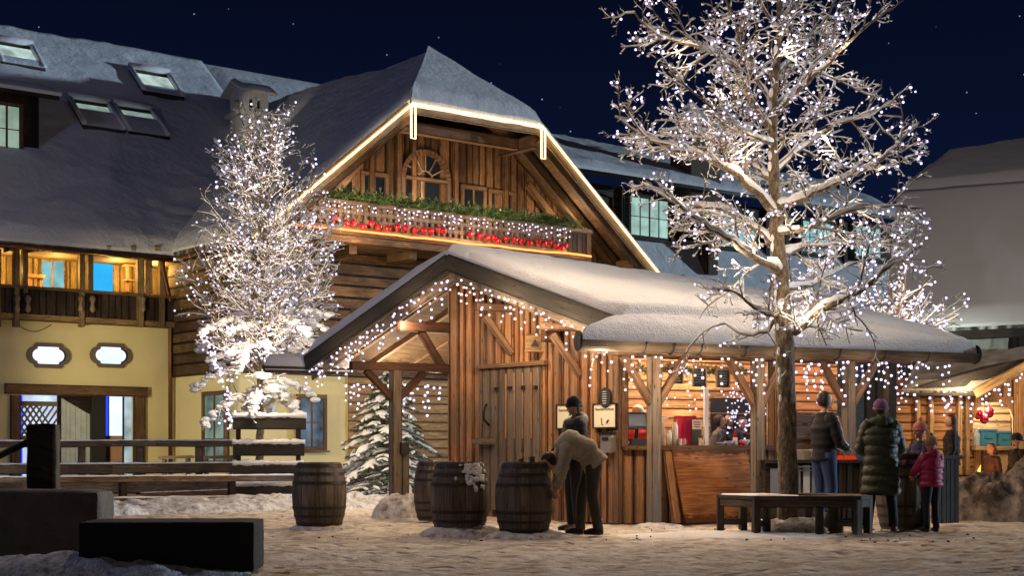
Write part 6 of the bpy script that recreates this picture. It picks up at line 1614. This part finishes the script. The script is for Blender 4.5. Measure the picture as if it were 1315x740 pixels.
def frame_from(fw, up):
    f = Vector(fw).normalized(); u = Vector(up).normalized(); s = f.cross(u).normalized(); u = s.cross(f); return Matrix((f, -s, u)).transposed()
def head(b, c, R, k, m_skin=0):
    """x forward, y left, z up; k = head height"""
    def fn(v):
        x, y, z = v
        w = 1-.16*max(0, -z)**1.5; x2 = x*w+(.10*max(0, -z-.35) if x > 0 else .05); y2 = y*(1-.30*max(0, -z)**1.2)
        if x > 0: x2 = x*.93
        return Vector((x2, y2, z))
    b.sphere(c, (k*.43, k*.36, k*.5), 18, 14, 0, R, fn)
    def add(p, r, s=8): b.sphere(c+R@(Vector(p)*k), tuple(q*k for q in r), s, 6, 0, R)
    add((.42,0,-.06), (.075,.045,.10)); add((.45,0,-.11), (.05,.05,.04))            # nose
    add((.37,0,-.27), (.05,.10,.022)); add((.36,0,-.31), (.05,.085,.022)); add((.33,0,-.42), (.07,.09,.07))
    for s in (1, -1): add((.0,.355*s,-.03), (.06,.03,.10)); add((.33,.15*s,-.12), (.07,.07,.07))
def eyes(c, R, k, parent):
    b = MB(); 
    for s in (1, -1): b.sphere(c+R@(Vector((.385,.145*s,.02))*k), (.035*k,.05*k,.03*k), 8, 6, 0, R)
    b.build("eyes", M['black'], parent)
def hand(b, w, fw, up, k=1.0, curl=.5):
    """palm plus five unequal bent fingers"""
    R = frame_from(fw, up); q = lambda x, y, z: w+R@(Vector((x, y, z))*k)
    b.etube([q(-.01,0,0), q(.03,0,0), q(.075,0,0), q(.092,0,0)], [(.022*k,.018*k),(.034*k,.018*k),(.042*k,.015*k),(.036*k,.010*k)], 8, side=R@Vector((0,1,0)))
    for y, L in ((-.031,.062),(-.011,.078),(.011,.083),(.031,.074)):
        a = curl; p = [q(.08,y,0)]; x, z = .08, 0
        for i in range(3): x += math.cos(a)*L*.37; z -= math.sin(a)*L*.37; p.append(q(x,y,z)); a += curl*.7
        b.etube(p, [.0095*k,.009*k,.008*k,.006*k], 6)
    b.etube([q(.02,.03,-.004), q(.045,.055,-.012), q(.07,.066,-.025), q(.09,.064,-.035)], [.013*k,.011*k,.009*k,.006*k], 6)

def person(label, x, Y, face, H=1.72, pose=None, coat=(.03,.03,.03), legs=(.02,.02,.025), coat_len=.0, puffer=0, hat=None, hair=(.03,.02,.015), hairlen=0, hood=None, shoe=(.02,.018,.018), bulk=1.0, stripe=None, head_yaw=0, head_pitch=0, curl=.5, z0=0, pom=None):
    """face: heading angle of the body (0 = towards +X). pose: joint offsets in body frame (forward, left, up), for height 1.75"""
    k = H/1.75; base = Vector((x, Y, z0))
    J = dict(pelvis=(0,0,.95), belly=(.0,0,1.10), chest=(0,0,1.30), neck=(0,0,1.49), headb=(.01,0,1.56),
             shL=(0,.17,1.42), shR=(0,-.17,1.42), elL=(-.02,.24,1.14), elR=(-.02,-.24,1.14), wrL=(.08,.25,.90), wrR=(.08,-.25,.90),
             hiL=(0,.09,.92), hiR=(0,-.09,.92), knL=(.02,.10,.50), knR=(.02,-.10,.50), anL=(-.01,.11,.09), anR=(-.01,-.11,.09), toL=(.15,.13,.035), toR=(.15,-.13,.035))
    hc = None
    if pose: 
        for a, v in pose.items():
            if a == 'head': hc = v
            else: J[a] = v
    W = {a: base+rot(Vector(v)*k, face) for a, v in J.items()}
    up = (W['neck']-W['chest']).normalized()
    fwd = rot(Vector((1,0,0)), face+head_yaw)
    hk = .235*k*(1.15 if H < 1.45 else 1.0); fwd = (fwd+Vector((0,0,head_pitch))).normalized(); hu = (up*.3+Vector((0,0,1))).normalized() if hc is None else (W['neck']-W['chest']).normalized()
    R = frame_from(fwd, hu if abs(hu.dot(fwd)) < .9 else Vector((0,0,1)))
    HC = base+rot(Vector(hc)*k, face) if hc else W['neck']+Vector((0,0,1))*.02*k+(hu*.62+fwd*.08)*hk
    th = thing("person", label, "person", (x, Y, z0))
    rr = dict(pelvis=.125, belly=.115, chest=.135, neck=.052, headb=.05, shL=.065, shR=.065, elL=.042, elR=.042, wrL=.026, wrR=.026, hiL=.085, hiR=.085, knL=.055, knR=.055, anL=.036, anR=.036, toL=.03, toR=.03)
    W['headb'] = HC-R@Vector((0,0,hk*.38))
    joints = {a: (W[a], rr[a]*k) for a in J}
    ed = [('pelvis','belly'),('belly','chest'),('chest','neck'),('neck','headb'),('chest','shL'),('chest','shR'),('shL','elL'),('shR','elR'),('elL','wrL'),('elR','wrR'),('pelvis','hiL'),('pelvis','hiR'),('hiL','knL'),('hiR','knR'),('knL','anL'),('knR','anR'),('anL','toL'),('anR','toR')]
    def extra(b):
        head(b, HC, R, hk)
        for s in 'LR': 
            d = (W['wr'+s]-W['el'+s]).normalized(); side = rot(Vector((0, 1 if s == 'L' else -1, 0)), face); upv = side.cross(d) if abs(d.z) > .5 else Vector((0,0,1))
            hand(b, W['wr'+s]+d*.01, d, rot(Vector((0,-1 if s == 'L' else 1,.2)), face) if abs(d.z) > .5 else Vector((0,0,1)), k, curl)
    skin_body("body", joints, ed, M['skin'], th, extra); eyes(HC, R, hk, th)
    sd = rot(Vector((0,1,0)), face)
    # trousers
    lm = plain("trouser_cloth", legs, .8, 0, .3, 12, .4)
    b = MB(); 
    for s in 'LR':
        a, kn, an = W['hi'+s], W['kn'+s], W['an'+s]; m1 = a.lerp(kn, .5); m2 = kn.lerp(an, .5)
        b.etube([a+Vector((0,0,.06*k)), a.lerp(kn, .15), m1, kn, m2, an-Vector((0,0,.02*k))], [q*k for q in (.105,.112,.092,.073,.068,.062)], 12)
    b.etube([W['hiL'].lerp(W['hiR'], .5)-Vector((0,0,.06*k)), W['pelvis'], W['pelvis'].lerp(W['belly'], .6)], [(.15*k,.10*k),(.175*k,.125*k),(.16*k,.115*k)], 14, side=sd)
    b.build("trousers", lm, th)
    for s in 'LR':
        b = MB(); an, to = W['an'+s], W['to'+s]; f_ = (to-an); f_.z = 0; f_.normalize(); zf = min(an.z, to.z)-.035*k
        b.etube([an+Vector((0,0,.12*k)), an+Vector((0,0,.02*k)), an-Vector((0,0,.02*k))-f_*.02*k], [.056*k,.054*k,.05*k], 10)
        b.etube([Vector((an.x,an.y,zf+.045*k))-f_*.06*k, Vector((an.x,an.y,zf+.05*k)), Vector((an.x,an.y,zf+.045*k))+f_*.10*k, Vector((an.x,an.y,zf+.032*k))+f_*.19*k], [(.035*k,.035*k),(.048*k,.055*k),(.05*k,.045*k),(.03*k,.025*k)], 10, side=sd)
        b.build("boot", plain("boot_leather", shoe, .5), th)
    # coat
    cm = plain("coat_cloth", coat, .55 if puffer else .85, 0, .30, 5, .5)
    b = MB(); bu = bulk
    spine = [W['pelvis'], W['belly'], W['chest'], W['chest'].lerp(W['neck'], .55), W['neck']+Vector((0,0,.01))]
    srad = [(.185,.145),(.18,.145),(.215,.155),(.175,.125),(.075,.08)]
    low = W['pelvis']-(W['belly']-W['pelvis']).normalized()*.08*k
    if coat_len > 0: low = W['pelvis']-Vector((0,0,coat_len*k))
    pts = [low]+spine; rad = [(.19+.03*(coat_len > .2),.155+.02*(coat_len > .2))]+srad
    P2, R2_ = [], []
    for i in range(len(pts)-1):
        m_ = max(3, int((pts[i+1]-pts[i]).length/(.02)))
        for j in range(m_):
            f = j/m_; P2.append(pts[i].lerp(pts[i+1], f)); R2_.append((rad[i][0]+(rad[i+1][0]-rad[i][0])*f, rad[i][1]+(rad[i+1][1]-rad[i][1])*f))
    P2.append(pts[-1]); R2_.append(rad[-1]); D = 0; out = []
    for i in range(len(P2)):
        if i: D += (P2[i]-P2[i-1]).length
        q = (abs(math.sin(math.pi*D/(puffer*k)))**.5*.035-.012) if puffer else .007*math.sin(D*31)+.006*math.sin(D*57+1)
        out.append(((R2_[i][0]*bu+q)*k, (R2_[i][1]*bu+q)*k))
    b.etube(P2, out, 20, side=sd)
    for s in 'LR':
        a, e, w = W['sh'+s], W['el'+s], W['wr'+s]; path = [a.lerp(W['chest'], .25)+Vector((0,0,.0)), a, a.lerp(e, .5), e, e.lerp(w, .5), w]; rd = [.075,.088,.075,.066,.058,.048]
        p2, r2 = [], []; D = 0
        for i in range(5):
            m_ = max(2, int((path[i+1]-path[i]).length/.022))
            for j in range(m_): p2.append(path[i].lerp(path[i+1], j/m_)); r2.append(rd[i]+(rd[i+1]-rd[i])*j/m_)
        p2.append(path[-1]); r2.append(rd[-1]); o_ = []
        for i in range(len(p2)):
            if i: D += (p2[i]-p2[i-1]).length
            q = (abs(math.sin(math.pi*D/(puffer*.8*k)))**.5*.022-.010) if puffer else .006*math.sin(D*48)+.003*math.sin(D*90)
            o_.append((r2[i]*bu+q)*k)
        b.etube(p2, o_, 12)
    b.build("coat", cm, th)
    if stripe:
        b = MB(); 
        for col_, dy in (stripe[0], .0),:
            pts = [W['shR']+rot(Vector((.06,-.055,.03)), face), W['shR'].lerp(W['elR'], .5)+rot(Vector((.07,-.06,0)), face), W['elR']+rot(Vector((.05,-.06,0)), face), W['wrR']+rot(Vector((.0,-.05,.03)), face)]
            b.etube(pts, .012, 6)
        b.build("sleeve_stripe", plain("stripe_white", (.6,.6,.6)), th)
        b = MB(); b.etube([p+rot(Vector((-.028,-.004,0)), face) for p in pts], .010, 6); b.build("sleeve_stripe", plain("stripe_red", (.5,.03,.03)), th)
    if hood is not None:
        b = MB(); nb = W['neck']-rot(Vector((.08*k,0,0)), face); ring = []
        for i in range(13):
            a = math.pi*2*i/12; ring.append(W['neck']+Vector((0,0,-.02*k))+rot(Vector((-.015+.11*math.cos(a), .13*math.sin(a), -.035*math.cos(a)))*k, face))
        b.etube(ring, .055*k, 10, cap=False); b.sphere(nb+Vector((0,0,.0)), (.11*k,.11*k,.10*k), 12, 8); b.build("hood", plain("hood_cloth", hood, .7), th)
    if hairlen >= 0 and hair is not None:
        b = MB(); b.sphere(HC+R@(Vector((-.05,0,.07))*hk), (.44*hk,.41*hk,.47*hk), 18, 14, 0, R, lambda v: v*.74 if (v.x > .30 and v.z < .62) else v)
        if hairlen > 0:
            p0 = HC+R@Vector((-.28*hk,0,.1*hk)); b.etube([p0, p0+Vector((0,0,-hairlen*.3)), p0+Vector((0,0,-hairlen*.7)), p0+Vector((0,0,-hairlen))], [(.30*hk,.18*hk),(.42*hk,.2*hk),(.40*hk,.18*hk),(.15*hk,.08*hk)], 12, side=sd)
        b.build("hair", plain("hair", hair, .6, 0, .4, 30, .6), th)
    if hat:
        b = MB(); b.sphere(HC+R@(Vector((-.06,0,.20))*hk), (.47*hk,.42*hk,.42*hk), 16, 10, 0, R, lambda v: Vector((v.x, v.y, max(v.z, -.35))))
        b.etube([HC+R@(Vector((-.06+.47*math.cos(a), .42*math.sin(a), .09-.10*(1-math.cos(a))*.5))*hk) for a in [2*math.pi*i/16 for i in range(17)]], .055*hk, 8, cap=False)
        if pom: b.sphere(HC+R@(Vector((-.1,0,.72))*hk), .13*hk, 10, 8)
        b.build("hat", plain("knit_hat", hat, .9, 0, .25, 25, .6), th)
    return th
PI = math.pi
# the pair at the barrel
q = G(733, 19.75); person("person standing in dark beanie and dark jacket looking left behind the bending one", q.x+.06, 19.95, PI*1.12, 1.78, dict(wrL=(.22,.10,1.0), wrR=(.25,-.12,1.05), elL=(.02,.25,1.12), elR=(.05,-.25,1.14)), coat=(.012,.012,.014), legs=(.012,.012,.014), hat=(.008,.008,.010), hood=(.10,.10,.09), bulk=1.05, head_pitch=-.15, head_yaw=.25)
q = G(758, 19.1)
person("person bending far forward in a pale jacket over the barrel side, dark trousers", q.x, 19.15, PI*1.0, 1.78,
    dict(pelvis=(-.04,0,.94), belly=(.06,0,1.07), chest=(.26,0,1.16), neck=(.42,0,1.06), head=(.52,0,.93), shL=(.30,.17,1.10), shR=(.30,-.17,1.10), elL=(.36,.21,.82), elR=(.38,-.20,.84), wrL=(.42,.12,.60), wrR=(.44,-.12,.62),
         hiL=(-.04,.09,.92), hiR=(-.04,-.09,.92), knL=(-.02,.11,.50), knR=(.10,-.10,.50), anL=(-.10,.12,.09), anR=(.12,-.12,.09), toL=(.05,.13,.035), toR=(.28,-.13,.035)),
    coat=(.30,.26,.19), legs=(.045,.042,.030), hat=None, hair=(.03,.02,.012), bulk=1.12, puffer=0, head_pitch=-.9)
# man at the bar
q = G(1058, 20.9); person("man in dark jacket with white and red sleeve stripe and blue jeans at the bar", q.x, 20.9, PI*.12, 1.90, dict(wrL=(.26,.12,1.02), wrR=(.28,-.10,1.04), elL=(.03,.25,1.12), elR=(.05,-.25,1.14), knR=(.06,-.10,.50), anR=(-.04,-.12,.09)), coat=(.006,.006,.008), legs=(.02,.04,.12), hair=(.02,.013,.010), stripe=[((.6,.6,.6))], bulk=.98, hood=None, head_yaw=-.15)
# woman in the long coat
q = G(1131, 19.9); person("person in long dark green quilted coat with purple hat seen from behind", q.x, 19.9, PI*.46, 1.74, dict(wrL=(.26,.14,1.05), wrR=(.27,-.10,1.08), elL=(.04,.26,1.12), elR=(.06,-.27,1.13), knL=(.02,.13,.5), knR=(.02,-.14,.5), anL=(.0,.17,.09), anR=(0,-.17,.09), toL=(.15,.19,.035), toR=(.15,-.20,.035)), coat=(.030,.038,.020), legs=(.012,.012,.014), coat_len=.46, puffer=.135, hat=(.22,.10,.20), hood=(.028,.036,.020), hair=(.05,.03,.02), shoe=(.12,.03,.015), bulk=1.16)
# children
q = G(1186, 20.35); person("child in pink bobble hat and dark jacket turned to the left", q.x-.04, 20.35, PI*1.12, 1.42, dict(wrL=(.30,.06,1.12), wrR=(.30,-.04,1.16), elL=(.12,.22,1.10), elR=(.13,-.22,1.10)), coat=(.02,.022,.05), legs=(.012,.012,.016), hat=(.55,.18,.16), pom=1, hair=None, bulk=1.05, head_pitch=-.05, head_yaw=.15)
q = G(1196, 19.75); person("small child in magenta quilted jacket and tan hat seen from behind", q.x, 19.75, PI*.62, 1.22, dict(wrL=(.34,.16,1.10), wrR=(.30,-.02,1.14), elL=(.12,.26,1.20), elR=(.10,-.26,1.24)), coat=(.34,.012,.07), legs=(.012,.012,.014), puffer=.11, hat=(.30,.19,.11), pom=1, hair=None, bulk=1.15, hood=(.30,.012,.06))
# people farther back
q = G(1222, 25.2); person("dark haired person in black standing before the stall side wall", q.x, 25.2, PI*.9, 1.68, None, coat=(.010,.010,.012), hair=(.05,.025,.015), hairlen=.28, head_yaw=.3)
q = G(1033, 24.9); person("dark dressed person leaning over the low partition inside the porch", q.x, 24.9, PI*.8, 1.68, dict(wrL=(.3,.1,1.08), wrR=(.3,-.1,1.08)), coat=(.012,.012,.012), hair=(.02,.012,.01), bulk=1.1)
q = G(1084, 24.6); person("person in black standing inside the porch between man and green coated person", q.x-.05, 24.6, PI*1.3, 1.66, None, coat=(.010,.010,.010), hair=(.02,.012,.01))
q = G(1276, 25.8); person("crouching brown haired child behind the snow mound near the fire", q.x, 25.9, PI*1.15, 1.3, None, coat=(.05,.02,.015), hair=(.12,.05,.025), hairlen=.12, z0=-.12)
q = G(1309, 25.4); person("dark hooded person at the far right edge behind the mound", q.x, 25.5, PI*1.1, 1.42, None, coat=(.010,.010,.012), hat=(.02,.02,.025), hair=None, z0=-.1)
# serving staff, and added figures standing in for people reflected in the pane
c = WL.P(WL.t(820,-.9), 0, -.9); person("light haired person in a red and white top serving behind the till", c.x, c.y, PI*1.35, 1.72, dict(wrL=(.25,.1,1.16), wrR=(.25,-.1,1.16)), coat=(.50,.05,.06), hair=(.42,.34,.26), hairlen=.22, z0=.06, head_pitch=-.25, head_yaw=-.6)
for px, lab, ct, fc, dz in ((923,"person in grey top behind the window pane, left one",(.12,.12,.12),1.9,-.05),(938,"person in dark blue top behind the window pane, middle one",(.015,.025,.05),1.2,0),(953,"person in dark top behind the window pane, right one",(.03,.02,.02),1.5,-.12)):
    o_ = -.72; c = WL.P(WL.t(px, o_), 0, o_); person(lab, c.x, c.y, PI*fc, 1.60, None, coat=ct, hair=(.02,.012,.01), z0=dz*.5+.06, head_yaw=.2)

# ================================================================ SMALL THINGS
# slack cable swinging under the gallery
b = MB(); pts = [W6.at(22+44*i/12, 417+9*math.sin(math.pi*i/12), .03) for i in range(13)]; b.etube(pts, .012, 5); b.build("loose_cable", M['black'], house)
